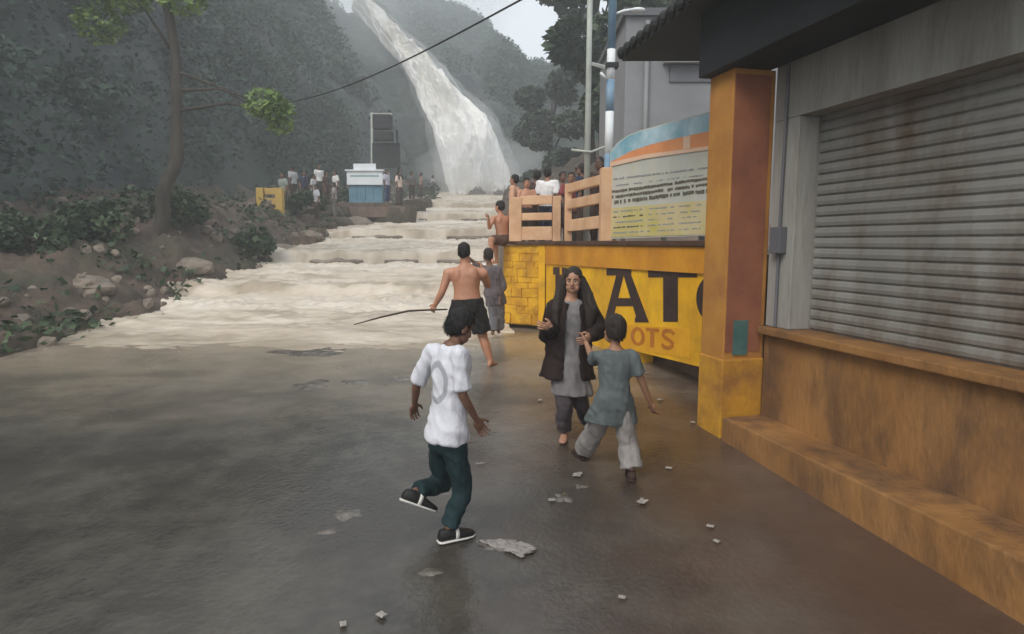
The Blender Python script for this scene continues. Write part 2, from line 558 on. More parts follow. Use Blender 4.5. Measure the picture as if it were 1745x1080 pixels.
# torrent
def tfn(u, v):
    Y = 8.4 + 51 * (v ** 1.25)
    x0, x1 = XL - 0.9, xr(Y) + 0.15
    x = lerp(x0, x1, u)
    z = wterr(Y)
    d = 0.5 + 0.5 * smooth(10, 15, Y)
    n = 0.10 * fbm(x * 0.6, Y * 1.6, 1.2, 4) + 0.075 * abs(fbm(x * 1.9, Y * 4.6, 4.2, 4)) + 0.02 * fbm(x * 5, Y * 8, 2.2, 2)
    for s_ in STEPS:       # churned water below each drop
        if -2.2 < Y - s_ < -0.1:
            n += 0.10 * abs(fbm(x * 2.4, Y * 3.2, 8.1, 4)) * math.sin(math.pi * (s_ - Y) / 2.2)
    # fast lips over the drowned steps
    for s_ in STEPS:
        if abs(Y - s_) < 0.8:
            n += 0.07 * fbm(x * 1.7, Y * 0.4, s_, 3) * (1 - abs(Y - s_) / 0.8)
    z += d * n
    edge = 9.4 + 1.3 * fbm(x * 0.38, 0.3, 2.0, 5) + 0.35 * fbm(x * 1.9, Y * 1.2, 5.0, 3) + 0.9 * smooth(-2.2, 0.3, x)
    z += lerp(-0.075, 0.05, smooth(edge - 1.2, edge + 2.2, Y))
    if Y < 12.9:           # the sheet thins out towards the foot of the wall
        z -= 0.22 * smooth(x1 - 1.1, x1 - 0.05, x + 0.5 * fbm(x * 1.3, Y * 1.3, 6, 4)) * (1 - smooth(12.3, 12.9, Y))
    return (x, Y, z)


def foam_at(x, Y):
    f = 0.40 + 0.75 * fbm(x * 0.55, Y * 1.7, 21, 5) + 0.35 * fbm(x * 2.2, Y * 5.0, 5, 3)
    for s_ in STEPS:
        w_ = 0.35 + 0.022 * s_
        wob = 0.25 * fbm(x * 0.8, s_, 3, 3)
        d_ = (Y + wob - s_) / w_
        f -= 0.75 * math.exp(-(d_ - 0.1) ** 2 * 2.2) * (0.55 + 0.9 * fbm(x * 0.9, s_ * 3.0, 2, 3))
        f += 0.55 * math.exp(-((d_ + 1.5) / 1.3) ** 2)
    return min(1, max(0, f))


tme = grid_mesh('flood_water', 200, 640, tfn)
fa = tme.attributes.new('foam', 'FLOAT', 'POINT')
fa.data.foreach_set('value', [foam_at(v.co.x, v.co.y) for v in tme.vertices])


def foam_mix(m):
    t = m.node_tree
    b = t.nodes['Principled BSDF']
    at = t.nodes.new('ShaderNodeAttribute')
    at.attribute_name = 'foam'
    cr = t.nodes.new('ShaderNodeValToRGB')
    cr.color_ramp.elements[0].color = (0.27, 0.205, 0.14, 1)
    cr.color_ramp.elements[1].color = (0.74, 0.665, 0.575, 1)
    e = cr.color_ramp.elements.new(0.35)
    e.color = (0.54, 0.455, 0.36, 1)
    t.links.new(at.outputs['Fac'], cr.inputs[0])
    ramp = [n for n in t.nodes if n.type == 'VALTORGB' and n != cr][0]
    mx = t.nodes.new('ShaderNodeMix'); mx.data_type = 'RGBA'
    mx.inputs[0].default_value = 0.62
    old = ramp.outputs[0]
    for l in list(old.links):
        t.links.new(mx.outputs[2], l.to_socket)
    t.links.new(old, mx.inputs[6])
    t.links.new(cr.outputs[0], mx.inputs[7])


foam_mix(M['water'])
tor = link('flood_water', tme, M['water'])
tag(tor, kind='structure')

# drowned stone steps breaking the surface
for i, s_ in enumerate(STEPS[:4]):
    xs = [(-6.2, -4.6), (-3.9, -2.9), (-2.3, -0.7)] if i == 1 else [(-6.6, -3.7), (-2.4, -1.7), (-1.5, -0.55)] if i == 0 else [(-6.4, -4.4), (-2.6, -0.6)]
    root = thing('stone_step', ['lowest dark stone step breaking the muddy torrent', 'second dark stone step up the muddy torrent', 'third dark stone step up the torrent beside the left bank', 'topmost dark stone step in the torrent near the waterfall'][i], 'stone step', (0, s_, wlin(s_)), 'stone steps under the flood')
    for (a, b) in xs:
        g = Geo()
        n = 14
        top, bot = [], []
        rs = []
        for k in range(n + 1):
            x = lerp(a, b, k / n)
            e = math.sin(math.pi * k / n) ** 0.4
            hz = 0.09 * fbm(x * 1.6, i * 7.0, 1) - 0.05 + 0.004 * i
            rs.append([Vector((x, -0.32 - 0.05 * fbm(x * 2, 3, i), -0.3)), Vector((x, -0.34 - 0.06 * fbm(x * 2, 3, i), -0.02 * 1 + hz * e)), Vector((x, -0.16, 0.05 * e + hz * e)), Vector((x, 0.1, -0.3))])
        g.rings(rs)
        part('stone', g, M['stone_dark'], root)

# ------------------------------------------------------------------ hills
BASE = [(-13, 0, 1), (-14, 20, 3), (-13, 40, 5), (-10, 54, 6), (-7.5, 58, 6.2), (0, 60, 6.4), (4, 62, 6.5), (9, 62, 6.5), (15, 60, 7), (26, 58, 8), (45, 50, 8)]
CREST = [(-50, -5, 34), (-50, 25, 42), (-42, 62, 46), (-31, 80, 41), (-21.5, 84, 31.0), (-17.0, 92, 37), (-9.6, 100, 37.0), (-3.2, 105, 33.5), (2.2, 110, 30.5), (12, 112, 33), (48, 95, 45)]


def cat(P, u):
    n = len(P) - 1
    t = min(n - 1e-6, max(0, u * n))
    i = int(t)
    t -= i
    p = [Vector(P[min(n, max(0, i + k))]) for k in (-1, 0, 1, 2)]
    return 0.5 * ((2 * p[1]) + (p[2] - p[0]) * t + (2 * p[0] - 5 * p[1] + 4 * p[2] - p[3]) * t * t + (3 * p[1] - p[0] - 3 * p[2] + p[3]) * t ** 3)


def hill_pt(u, v, rough_=1.0):
    b, c = cat(BASE, u), cat(CREST, u)
    if v <= 0.9:
        t = v / 0.9
        p = b.lerp(c, t)
        p.z = b.z + (c.z - b.z) * (t ** 0.82)
    else:
        t = (v - 0.9) / 0.1
        p = c + Vector((-6 * t if u < 0.35 else 0, 10 * t, -6 * t * t))
    d = 2.0 * fbm(p.x * 0.07, p.y * 0.07, p.z * 0.07, 3) + 1.2 * fbm(p.x * 0.3, p.y * 0.3, p.z * 0.3, 4)
    d *= rough_ * smooth(0, 0.08, v)
    p += Vector((0.5, -0.6, 0.6)) * d if u < 0.36 else Vector((0, -0.7, 0.6)) * d
    return p


hill = link('hillside', grid_mesh('hillside', 260, 110, lambda u, v: hill_pt(u, v)), M['rock'])
tag(hill, kind='structure')

# waterfall on the rock
FL = [(8, 598), (30, 622), (60, 645), (110, 690), (170, 718), (230, 740), (290, 756), (335, 768)]
FR = [(8, 632), (30, 660), (65, 688), (110, 742), (165, 800), (195, 832), (220, 842), (270, 864), (320, 876), (335, 880)]


def fall_pt(u, v):
    py = lerp(8, 336, v)
    # solve the slope depth for this image height
    lo, hi = 0.0, 1.0
    for _ in range(30):
        t = (lo + hi) / 2
        Y, z = 57 + 25 * t, 6.2 + 27.5 * t ** 0.82
        y_img = 540 - F * math.tan(math.atan2(z - CAM.z, Y) + PITCH)
        if y_img > py:
            lo = t
        else:
            hi = t
    Y = 57 + 25 * t
    ex = 5 * fbm(v * 9, 3.3, 1, 4)
    l, r = interp(FL, py) + ex, interp(FR, py) + 8 * fbm(v * 8, 8.8, 2, 4) * v ** 0.5
    p = atY(lerp(l, r, u), py, Y)
    bulge = math.sin(math.pi * u) ** 0.6
    n = fbm(u * 4 + 3 * v, v * 5.0, 1.5, 6) + 0.7 * abs(fbm(u * 9 + 2 * v, v * 11, 6.5, 5))
    d = 1.6 * bulge + 1.9 * n * bulge
    return p + Vector((0.1, -0.85, 0.4)) * (d - 0.8)


fall = link('waterfall', grid_mesh('waterfall', 110, 300, fall_pt), M['fall'])
tag(fall, kind='structure')
# canopy on the hills (uncountable mass)
rng = np.random.default_rng(3)
P, Pn = [], []
for k in range(9800):
    u, v = rng.random(), rng.random() ** 0.7 * 0.97
    near = k > 6500
    if near:
        u, v = u * 0.26, rng.random() ** 0.9 * 0.97
    if 0.34 < u < 0.50 and v < 0.95:
        continue
    dens = 0.5 + fbm(u * 14, v * 6, 4, 3) + (v - 0.45) * 1.2
    if u < 0.26 and not near:
        continue
    if not near and rng.random() > dens:
        continue
    p = np.array(hill_pt(u, v))
    r = (0.7 + 0.9 * rng.random()) * (0.95 if near else 1)
    n = 95 if near else 46
    q = rng.normal(size=(n, 3))
    q /= np.linalg.norm(q, axis=1, keepdims=True)
    (Pn if near else P).append(p + q * r * (0.6 + 0.5 * rng.random((n, 1))) + np.array([0, -0.3, 0.5]))
P = np.concatenate(P)
tag(link('forest_canopy', leaf_mesh('forest_canopy', np.concatenate(Pn), 0.27, seed=6), M['leaf_far']), 'dense dark forest on the steep left hillside', 'forest', kind='stuff')
can = link('forest_canopy', leaf_mesh('forest_canopy', P, 0.5, seed=5), M['leaf_far'])
tag(can, 'misty green forest covering the hills around the waterfall', 'forest', kind='stuff')


# ================================================================== RIGHT WALL, FENCE, BILLBOARD
WA = Vector((0.645, 11.9))                # left end of the yellow wall
WB = Vector((2.33, 6.60))                 # right end, behind the shop column
WD = (WB - WA).normalized()
WN = Vector((WD.y, -WD.x))                # towards the river (image left)
if WN.x > 0:
    WN = -WN
WLEN = (WB - WA).length


def wall_hit(px, py, off=0.0):
    """(u, z) where the photo ray meets the wall face, pushed `off` towards the river"""
    r = ray(px, py)
    o = WA + WN * off
    # CAM.xy + t r.xy = o + u WD
    det = r.x * (-WD.y) + WD.x * r.y
    bx, by = o.x - CAM.x, o.y - CAM.y
    t = (bx * (-WD.y) + WD.x * by) / det
    u = (r.x * by - r.y * bx) / det
    return u, CAM.z + t * r.z


def wp(u, z, off=0.0):
    q = WA + WD * u + WN * off
    return Vector((q.x, q.y, z))


def wall_slab(name, poly, off0, off1, mat, parent, bevel=0.0):
    """polygon in (u,z), extruded between two offsets from the wall face"""
    g = Geo()
    n = len(poly)
    v = [wp(u, z, off0) for u, z in poly] + [wp(u, z, off1) for u, z in poly]
    f = [tuple(range(n)), tuple(range(2 * n - 1, n - 1, -1))] + [(i, (i + 1) % n, n + (i + 1) % n, n + i) for i in range(n)]
    g.add(v, f)
    return part(name, g, mat, parent, bevel=bevel)


WTOP = 2.0
yw = thing('painted_wall', 'long yellow painted wall with big dark letters beside the flooded plaza', 'wall', (0, 0, 0))
uA = wall_hit(1083, 600)[0]
zA = wall_hit(1083, 598)[1]
zB = wall_hit(1180, 613)[1]
gz = lambda u: G * wp(u, 0).y - 0.1
wall_slab('wall_body', [(0, gz(0)), (uA, gz(uA)), (uA, zA), (WLEN, zB - 0.03), (WLEN, WTOP), (0, WTOP)], -0.28, 0, M['yellow'], yw)
wall_slab('drain_back', [(uA, gz(uA)), (WLEN, gz(WLEN)), (WLEN, zB - 0.04), (uA, zA - 0.004)], -0.75, -0.6, M['dark'], yw)
# upper orange band, coping and maroon ledge
wall_slab('upper_band', [(0.05, WTOP - 0.36), (WLEN - 0.02, WTOP - 0.30), (WLEN - 0.02, WTOP - 0.012), (0.05, WTOP - 0.012)], 0.0015, 0.035, M['orange'], yw)
wall_slab('coping', [(-0.02, WTOP + 0.002), (WLEN, WTOP + 0.002), (WLEN, WTOP + 0.065), (-0.02, WTOP + 0.065)], -0.3, 0.07, M['maroon'], yw, bevel=0.008)
# lower orange strip with the faded line of lettering
u0, zt0 = wall_hit(1040, 552)
u1, zt1 = wall_hit(1178, 560)
wall_slab('lower_band', [(u0, wall_hit(1040, 590)[1]), (uA, zA + 0.01), (u1, zB + 0.012), (u1, zt1), (u0, zt0)], 0.0015, 0.006, M['rust'], yw)


def letter_polys(ch):
    if ch == 'A':
        return [[(.06, .87), (.64, .87), (.64, 1), (.06, 1)], [(0, 0), (.2, 0), (.47, .868), (.30, .868)], [(.78, 0), (1.0, 0), (.64, .868), (.472, .868)],
                [(.295, .30), (.671, .30), (.62, .45), (.342, .45)], [(.72, -.0), (.7785, .002), (.75, .1), (.72, .08)]]
    if ch == 'T':
        return [[(0, .84), (1, .84), (1, 1), (0, 1)], [(.34, 0), (.64, 0), (.64, .838), (.34, .838)]]
    if ch == 'D':
        ps = [[(0, .86), (.22, .86), (.22, 1), (0, 1)], [(.08, 0), (.3, 0), (.3, .858), (.08, .858)]]
        n = 12
        for k in range(n):
            a, b = -math.pi / 2 + math.pi * k / n, -math.pi / 2 + math.pi * (k + 1) / n
            P_ = lambda t, rx, ry: (.302 + rx * math.cos(t), .5 + ry * math.sin(t))
            ps.append([P_(a, .66, .5), P_(b, .66, .5), P_(b, .44, .34), P_(a, .44, .34)])
        return ps
    if ch == 'C' or ch == 'O':
        ps = []
        n = 22
        a0, a1 = (0.25 * math.pi, 1.75 * math.pi) if ch == 'C' else (0, 2 * math.pi)
        for k in range(n):
            a, b = lerp(a0, a1, k / n), lerp(a0, a1, (k + 1) / n)
            P_ = lambda t, rx, ry: (.5 + rx * math.cos(t), .5 + ry * math.sin(t))
            ps.append([P_(a, .5, .5), P_(b, .5, .5), P_(b, .27, .34), P_(a, .27, .34)])
        return ps
    if ch == 'S':
        pts = [(.9, .80), (.72, .92), (.45, .94), (.22, .86), (.16, .70), (.3, .57), (.6, .46), (.8, .34), (.78, .17), (.55, .06), (.3, .07), (.08, .2)]
        ps = []
        pv = [Vector((*p, 0)) for p in pts]
        L_, R_ = [], []
        for i, p in enumerate(pv):
            d = (pv[min(i + 1, len(pv) - 1)] - pv[max(i - 1, 0)]).normalized()
            nn = Vector((-d.y, d.x, 0)) * .095
            L_.append((p + nn)[:2])
            R_.append((p - nn)[:2])
        for i in range(len(pv) - 1):
            ps.append([L_[i], L_[i + 1], R_[i + 1], R_[i]])
        return ps


def wall_letter(ch, quad, mat, off=0.004, label=None):
    """quad: photo pixels tl, tr, br, bl on the wall"""
    tl, tr, br, bl = [Vector(wall_hit(*q)) for q in quad]
    g = Geo()
    for poly in letter_polys(ch):
        pts = []
        for (a, b) in poly:
            q = (bl.lerp(br, a)).lerp(tl.lerp(tr, a), b)
            pts.append(q)
        n = len(pts)
        v = [wp(q.x, q.y, off - 0.003) for q in pts] + [wp(q.x, q.y, off + 0.002) for q in pts]
        g.add(v, [tuple(range(n)), tuple(range(2 * n - 1, n - 1, -1))] + [(i, (i + 1) % n, n + (i + 1) % n, n + i) for i in range(n)])
    o = part('letter', g, mat, yw)
    if label:
        o['label'] = label
    return o


wall_letter('D', [(943, 455), (997, 456), (997, 546), (943, 544)], M['letter'], label='dark letter mostly hidden behind the woman')
wall_letter('A', [(1030, 457), (1106, 457), (1106, 549), (1030, 549)], M['letter'], label='dark painted letter A')
wall_letter('T', [(1105, 458), (1188, 458), (1188, 548), (1105, 548)], M['letter'], label='dark painted letter T')
wall_letter('C', [(1187, 468), (1250, 468), (1250, 552), (1187, 549)], M['letter'], label='round dark letter half hidden by the column')
wall_letter('O', [(1076, 556), (1100, 558), (1100, 590), (1076, 587)], M['letter_red'], 0.010)
wall_letter('T', [(1102, 558), (1124, 560), (1124, 593), (1102, 590)], M['letter_red'], 0.010)
wall_letter('S', [(1127, 560), (1152, 562), (1152, 596), (1127, 593)], M['letter_red'], 0.010)

# stone-faced end section of the wall (faces the plaza), each stone a part
EA, EB = Vector((-0.17, 12.45)), Vector((0.66, 11.98))
ED = (EB - EA).normalized()
EN = Vector((ED.y, -ED.x))
EL = (EB - EA).length
ew = thing('stone_wall_end', 'rough yellow painted stone end of the wall below the peach railing', 'wall', (0, 0, 0))


def ep(u, z, off=0.0):
    q = EA + ED * u + EN * off
    return Vector((q.x, q.y, z))


def end_box(name, ua, ub, za, zb, o0, o1, mat, parent, jit=0.0, bevel=0.0):
    g = Geo()
    r = lambda: random.uniform(-jit, jit)
    v = [ep(ua + r(), za + r(), o0), ep(ub + r(), za + r(), o0), ep(ub + r(), zb + r(), o0), ep(ua + r(), zb + r(), o0)]
    v += [ep(ua + r(), za + r(), o1 + r()), ep(ub + r(), za + r(), o1 + r()), ep(ub + r(), zb + r(), o1 + r()), ep(ua + r(), zb + r(), o1 + r())]
    g.add(v, [(3, 2, 1, 0), (4, 5, 6, 7), (0, 1, 5, 4), (1, 2, 6, 5), (2, 3, 7, 6), (3, 0, 4, 7)])
    return part(name, g, mat, parent, bevel=bevel)


ez0 = G * 12.2 - 0.1
end_box('wall_core', 0.0, EL - 0.02, ez0, 1.99, -0.4, 0.0, M['stonewall'], ew)
z = ez0 + 0.02
row = 0
while z < 1.86:
    h = random.uniform(0.10, 0.20)
    u = 0.02
    while u < EL - 0.2:
        wd = random.uniform(0.15, 0.30)
        ub = min(u + wd, EL - 0.16)
        if EL - 0.16 - ub < 0.08:
            ub = EL - 0.16
        end_box('stone', u + 0.003, ub - 0.003, z, min(z + h - 0.007, 1.96), -0.03, random.uniform(0.008, 0.034), M['stonewall'], ew, 0.010, 0.009)
        u = ub
        if ub >= EL - 0.161:
            break
    z += h
end_box('corner_pilaster', EL - 0.15, EL - 0.01, ez0, 1.985, -0.035, 0.05, M['yellow'], ew, 0, 0.006)
end_box('ledge', -0.04, EL + 0.02, 2.0, 2.06, -0.42, 0.09, M['maroon'], ew, 0, 0.008)

# raised platform behind the wall
pl = Geo()
foot = [(-0.16, 12.9), (0.40, 12.5), (0.93, 12.05), (2.6, 7.0), (9, 7.0), (9, 40), (-0.7, 40), (-0.5, 20)]
pl.prism(foot, -0.3, [1.9, 1.9, 1.9, 1.9, 2.2, 4.6, 4.3, 2.3])
tag(part('viewing_platform', pl, M['step']), kind='structure')
# right bank beyond
def rfn(u, v):
    Y = 19 + 42 * v
    x = xr(Y) + 0.05 + 16 * u ** 1.4
    return (x, Y, wlin(Y) + (0.9 + 2.2 * smooth(0, 0.5, u)) * smooth(0, 0.05, u) - 0.3 + 0.8 * abs(fbm(x * 0.6, Y * 0.6, 2, 4)) + 4 * smooth(0.3, 1, u))


tag(link('right_bank', grid_mesh('right_bank', 50, 110, rfn), M['bank']), kind='structure')


# --- peach concrete railing
def bar(name, a, b, hw, hz, mat, parent, bevel=0.012):
    """rectangular bar from a to b (3D), hw half-width sideways, hz half-height"""
    a, b = Vector(a), Vector(b)
    d = (b - a).normalized()
    up = Vector((0, 0, 1))
    if abs(d.z) > 0.9:
        up = Vector((0, 1, 0))
    s_ = d.cross(up).normalized() * hw
    t_ = s_.cross(d).normalized() * hz
    g = Geo()
    v = [a - s_ - t_, a + s_ - t_, a + s_ + t_, a - s_ + t_, b - s_ - t_, b + s_ - t_, b + s_ + t_, b - s_ + t_]
    g.add(v, [(3, 2, 1, 0), (4, 5, 6, 7), (0, 1, 5, 4), (1, 2, 6, 5), (2, 3, 7, 6), (3, 0, 4, 7)])
    return part(name, g, mat, parent, bevel=bevel)


rl = thing('railing', 'peach concrete railing above the stone end of the yellow wall', 'railing', (0, 0, 0), 'peach railings on the wall')
pa, pb = atY(878, 412, 12.3), atY(948, 412, 12.0)
za_ = 2.06
for q, hw in ((pa, 0.12), (pb, 0.075)):
    bar('post', (q.x, q.y, za_), (q.x, q.y, 2.90), hw, hw, M['peach'], rl)
da = (pb - pa).normalized()
for z_, hz in ((2.84, 0.085), (2.53, 0.07), (2.21, 0.13)):
    s_, e_ = pa + da * 0.118, pb - da * 0.073
    bar('rail', (s_.x, s_.y, z_), (e_.x, e_.y, z_), 0.055, hz, M['peach'], rl)
rl2 = thing('railing', 'taller peach concrete railing rising between the corner post and the notice board', 'railing', (0, 0, 0), 'peach railings on the wall')
u0 = wall_hit(957, 400)[0]
u1 = wall_hit(1023, 400)[0]
qa, qb = wp(u0, 0, -0.12), wp(u1, 0, -0.12)
bar('post', (qa.x, qa.y, za_), (qa.x, qa.y, 3.06), 0.06, 0.06, M['peach'], rl2)
bar('pillar', (qb.x, qb.y, za_), (qb.x, qb.y, 3.16), 0.12, 0.12, M['peach'], rl2)
db = (qb - qa).normalized()
for z_, hz in ((2.98, 0.075), (2.70, 0.08), (2.33, 0.10)):
    s_, e_ = qa + db * 0.058, qb - db * 0.118
    bar('rail', (s_.x, s_.y, z_), (e_.x, e_.y, z_ + 0.03), 0.05, hz, M['peach'], rl2)

# --- painted notice board on the wall
bbd = thing('notice_board', 'large painted notice board with orange and yellow bands on the wall', 'notice board', (0, 0, 0))
BO = -0.12


def bpt(px, py):
    return wall_hit(px, py, BO)


def board_poly(name, pix, off0, off1, mat, parent):
    poly = [bpt(*p) for p in pix]
    return wall_slab(name, poly, BO + off0, BO + off1, mat, parent)


arc = [(1040, 258), (1052, 243), (1070, 230), (1090, 222), (1120, 214), (1160, 203), (1215, 189)]
board_poly('panel', [(1038, 407), (1222, 401)] + [(1222, 187)] + arc[::-1], -0.06, 0.0, M['b_grey'], bbd)
board_poly('sky_band', [(1041, 283), (1075, 262), (1110, 250), (1160, 238), (1216, 226)] + [(a + 1, b + 2) for a, b in arc[::-1]], 0.002, 0.006, M['b_cyan'], bbd)
board_poly('orange_band', [(1041, 278), (1100, 264), (1216, 249), (1216, 222), (1160, 234), (1110, 246), (1075, 258), (1041, 276)], 0.008, 0.011, M['b_orange'], bbd)
board_poly('peach_edge', [(1041, 284), (1100, 270), (1216, 254), (1216, 248), (1100, 263), (1041, 277)], 0.012, 0.014, M['b_peach'], bbd)
board_poly('peach_block', [(1166, 254), (1178, 252), (1178, 231), (1166, 233)], 0.0125, 0.0145, M['b_peach'], bbd)
board_poly('yellow_band', [(1041, 404), (1218, 399), (1218, 340), (1041, 355)], 0.002, 0.006, M['b_yellow'], bbd)


def text_row(pa_, pb_, h, mat, gap, off, seed, parent=bbd):
    rg = random.Random(seed)
    g = Geo()
    L_ = pb_[0] - pa_[0]
    x = 0
    while x < L_ - 3:
        wd = rg.uniform(2.2, 6.5)
        if rg.random() < gap:
            x += wd * 0.6
            continue
        e = min(x + wd, L_)
        ya = lerp(pa_[1], pb_[1], x / L_)
        yb = lerp(pa_[1], pb_[1], e / L_)
        j = rg.uniform(-0.12, 0.12) * h
        h2 = h * rg.uniform(0.75, 1.1)
        ps = [bpt(pa_[0] + x, ya + h2 / 2 + j), bpt(pa_[0] + e - 0.6, yb + h2 / 2 + j), bpt(pa_[0] + e - 0.6, yb - h2 / 2 + j), bpt(pa_[0] + x, ya - h2 / 2 + j)]
        n = 4
        v = [wp(u, z, BO + off) for u, z in ps] + [wp(u, z, BO + off + 0.002) for u, z in ps]
        g.add(v, [(0, 1, 2, 3), (7, 6, 5, 4)] + [(i, (i + 1) % n, n + (i + 1) % n, n + i) for i in range(n)])
        x = e
    o = part('text_line', g, mat, parent)
    o['kind'] = 'stuff'
    return o


text_row((1046, 305), (1212, 285), 3, M['b_textg'], 0.25, 0.003, 1)
text_row((1050, 316), (1200, 298), 2, M['b_textg'], 0.5, 0.003, 11)
text_row((1043, 327), (1214, 303), 5, M['b_text'], 0.06, 0.003, 2)
text_row((1043, 336), (1214, 313), 5, M['b_text'], 0.10, 0.003, 3)
text_row((1043, 345), (1214, 324), 6.5, M['b_text'], 0.22, 0.003, 4)
for k, (y0, y1) in enumerate(((361, 347), (370, 358), (379, 367), (388, 377), (397, 388))):
    text_row((1046, y0), (1098, lerp(y0, y1, 0.32)), 2.6, M['b_text'] if k % 2 else M['b_textg'], 0.3, 0.0065, 20 + k)
    text_row((1104, lerp(y0, y1, .36)), (1150, lerp(y0, y1, .62)), 2.4, M['b_textg'], 0.45, 0.0065, 30 + k)
    text_row((1158, lerp(y0, y1, .68)), (1196, lerp(y0, y1, .9)), 2.4, M['b_textg'], 0.35, 0.0065, 40 + k)
for px_ in (1060, 1130, 1195):
    u, zt = wall_hit(px_, 300, -0.2)
    bar('support_post', wp(u, 1.95, -0.235), wp(u, 3.15, -0.235), 0.03, 0.03, M['pole_grey'], bbd, 0.004)


# ================================================================== SHOP ON THE RIGHT
BD = Vector((0.25, -1.0)).normalized()           # along the facade, towards the camera
BN = Vector((-BD.y, BD.x)) * -1                  # out of the facade, towards the plaza (image left)
if BN.x > 0:
    BN = -BN
B0 = Vector((2.25, 6.0))


def sp(a, z, off=0.0):
    q = B0 + BD * a + BN * off
    return Vector((q.x, q.y, z))


def shop_box(name, a0, a1, z0, z1, o0, o1, mat, parent, bevel=0.0):
    g = Geo()
    v = [sp(a0, z0, o0), sp(a1, z0, o0), sp(a1, z0, o1), sp(a0, z0, o1), sp(a0, z1, o0), sp(a1, z1, o0), sp(a1, z1, o1), sp(a0, z1, o1)]
    g.add(v, [(0, 3, 2, 1), (4, 5, 6, 7), (0, 1, 5, 4), (1, 2, 6, 5), (2, 3, 7, 6), (3, 0, 4, 7)])
    return part(name, g, mat, parent, bevel=bevel)


shop = thing('shop_building', 'roadside shop with dark roof, orange corner column and closed grey shutters', 'building', (0, 0, 0))
# corner column: orange side, red front, yellow base, teal patch
col = shop_box('corner_column', -0.12, 0.26, 0.85, 3.55, -0.02, 0.40, M['col_side'], shop, 0.012)
shop_box('front_paint', 0.262, 0.268, 1.05, 3.5, 0.03, 0.385, M['col_red'], col)
shop_box('paint_patch', 0.2685, 0.274, 1.02, 1.34, 0.16, 0.31, M['teal'], col)
shop_box('column_base', -0.126, 0.276, 0.1, 0.98, -0.02, 0.412, M['base_ochre'], shop, 0.015)
# facade
shop_box('dado_wall', 0.30, 8.0, -0.3, 1.22, -0.30, 0.0, M['ochre'], shop)
shop_box('ledge', 0.30, 8.0, 1.222, 1.29, -0.30, 0.09, M['ochre'], shop, 0.012)
shop_box('plinth_step', 0.32, 8.0, -0.3, 0.46, 0.002, 0.42, M['ochre'], shop, 0.015)
shop_box('upper_wall', 0.30, 8.0, 3.10, 4.22, -0.30, 0.0, M['plaster'], shop)
for a0, a1 in ((0.30, 0.62), (2.72, 3.05), (5.2, 5.5)):
    shop_box('pier', a0, a1, 1.292, 3.098, -0.30, 0.0, M['plaster'], shop, 0.008)
for a0, a1 in ((0.625, 2.715), (3.055, 5.195)):
    sh = shop_box('shutter', a0, a1, 1.292, 3.098, -0.24, -0.20, M['shutter'], shop)
    k = 0
    zz = 1.30
    me0 = None
    while zz < 3.05:
        g = Geo()
        n = 5
        pr = [(zz, 0), (zz + 0.012, 0.016), (zz + 0.04, 0.022), (zz + 0.07, 0.016), (zz + 0.082, 0)]
        v = [sp(a0 + 0.03, z_, -0.199 + o_) for z_, o_ in pr] + [sp(a1 - 0.03, z_, -0.199 + o_) for z_, o_ in pr]
        g.add(v, [(0, 1, 2, 3, 4), (9, 8, 7, 6, 5)] + [(i, (i + 1) % 5, 5 + (i + 1) % 5, 5 + i) for i in range(5)])
        part('slat', g, M['shutter'], sh)
        zz += 0.0875
# conduit and switch box on the first pier
g = Geo()
g.tube([sp(0.46, 1.3, 0.02), sp(0.46, 2.2, 0.02), sp(0.47, 3.1, 0.02), sp(0.47, 4.1, 0.02)], 0.014, 8)
part('conduit', g, M['greydark'], shop)
shop_box('switch_box', 0.40, 0.54, 1.95, 2.18, 0.002, 0.075, M['greydark'], shop, 0.008)
# roof: flat dark slab with a wide eave and a beam on the column
g = Geo()
e0, e1 = atY(1060, 104, 7.5), atY(1197, -4, 5.55)
ed = (e1 - e0)
e2 = e0 + ed * 5.0
fo = [(e0.x, e0.y), (e2.x, e2.y), (10, e2.y), (10, 7.5)]
g.prism(fo, e0.z, e0.z + 0.14)
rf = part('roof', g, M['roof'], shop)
g = Geo()
for k in range(26):      # corrugation lips along the eave
    t = k / 25 * 0.5
    p = e0 + (e2 - e0) * t
    g.ellipsoid(p + Vector((-0.01, 0, 0.09)), Vector((0.05, 0, 0)), Vector((0, 0.075, 0)), Vector((0, 0, 0.07)), 8, 5)
part('eave_edge', g, M['roof'], rf)['kind'] = 'stuff'
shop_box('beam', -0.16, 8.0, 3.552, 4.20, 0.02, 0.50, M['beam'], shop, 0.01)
shop_box('back_wall', -0.12, 0.29, 0.0, 4.2, -6, -0.32, M['plaster'], shop)

# ================================================================== GREY BUILDING BEHIND THE BOARD
gb = thing('concrete_building', 'plain grey concrete building behind the notice board', 'building', (0, 0, 0))
Yb = 14.0
xl = atY(1064, 200, Yb).x
g = Geo(); g.box((xl, Yb, 1.7), (9, Yb + 4, 6.8)); part('wall', g, M['greywall'], gb)
a, b = atY(1140, 140, Yb), atY(1184, 112, Yb)
g = Geo(); g.box((a.x, Yb - 0.04, a.z), (b.x + 0.5, Yb - 0.003, b.z)); part('window', g, M['greydark'], gb)
g = Geo(); g.box((a.x - 0.15, Yb - 0.2, b.z + 0.02), (b.x + 0.7, Yb - 0.003, b.z + 0.12)); part('sunshade', g, M['greywall'], gb)
c_ = atY(1100, 150, Yb)
g = Geo(); g.box((xl - 0.08, Yb - 0.10, 6.8), (9, Yb + 4.1, 6.95)); part('roof', g, M['greydark'], gb)
g = Geo(); g.tube([(c_.x, Yb - 0.06, 1.8), (c_.x, Yb - 0.06, 6.7)], 0.05, 8); part('drainpipe', g, M['greywall'], gb, True)

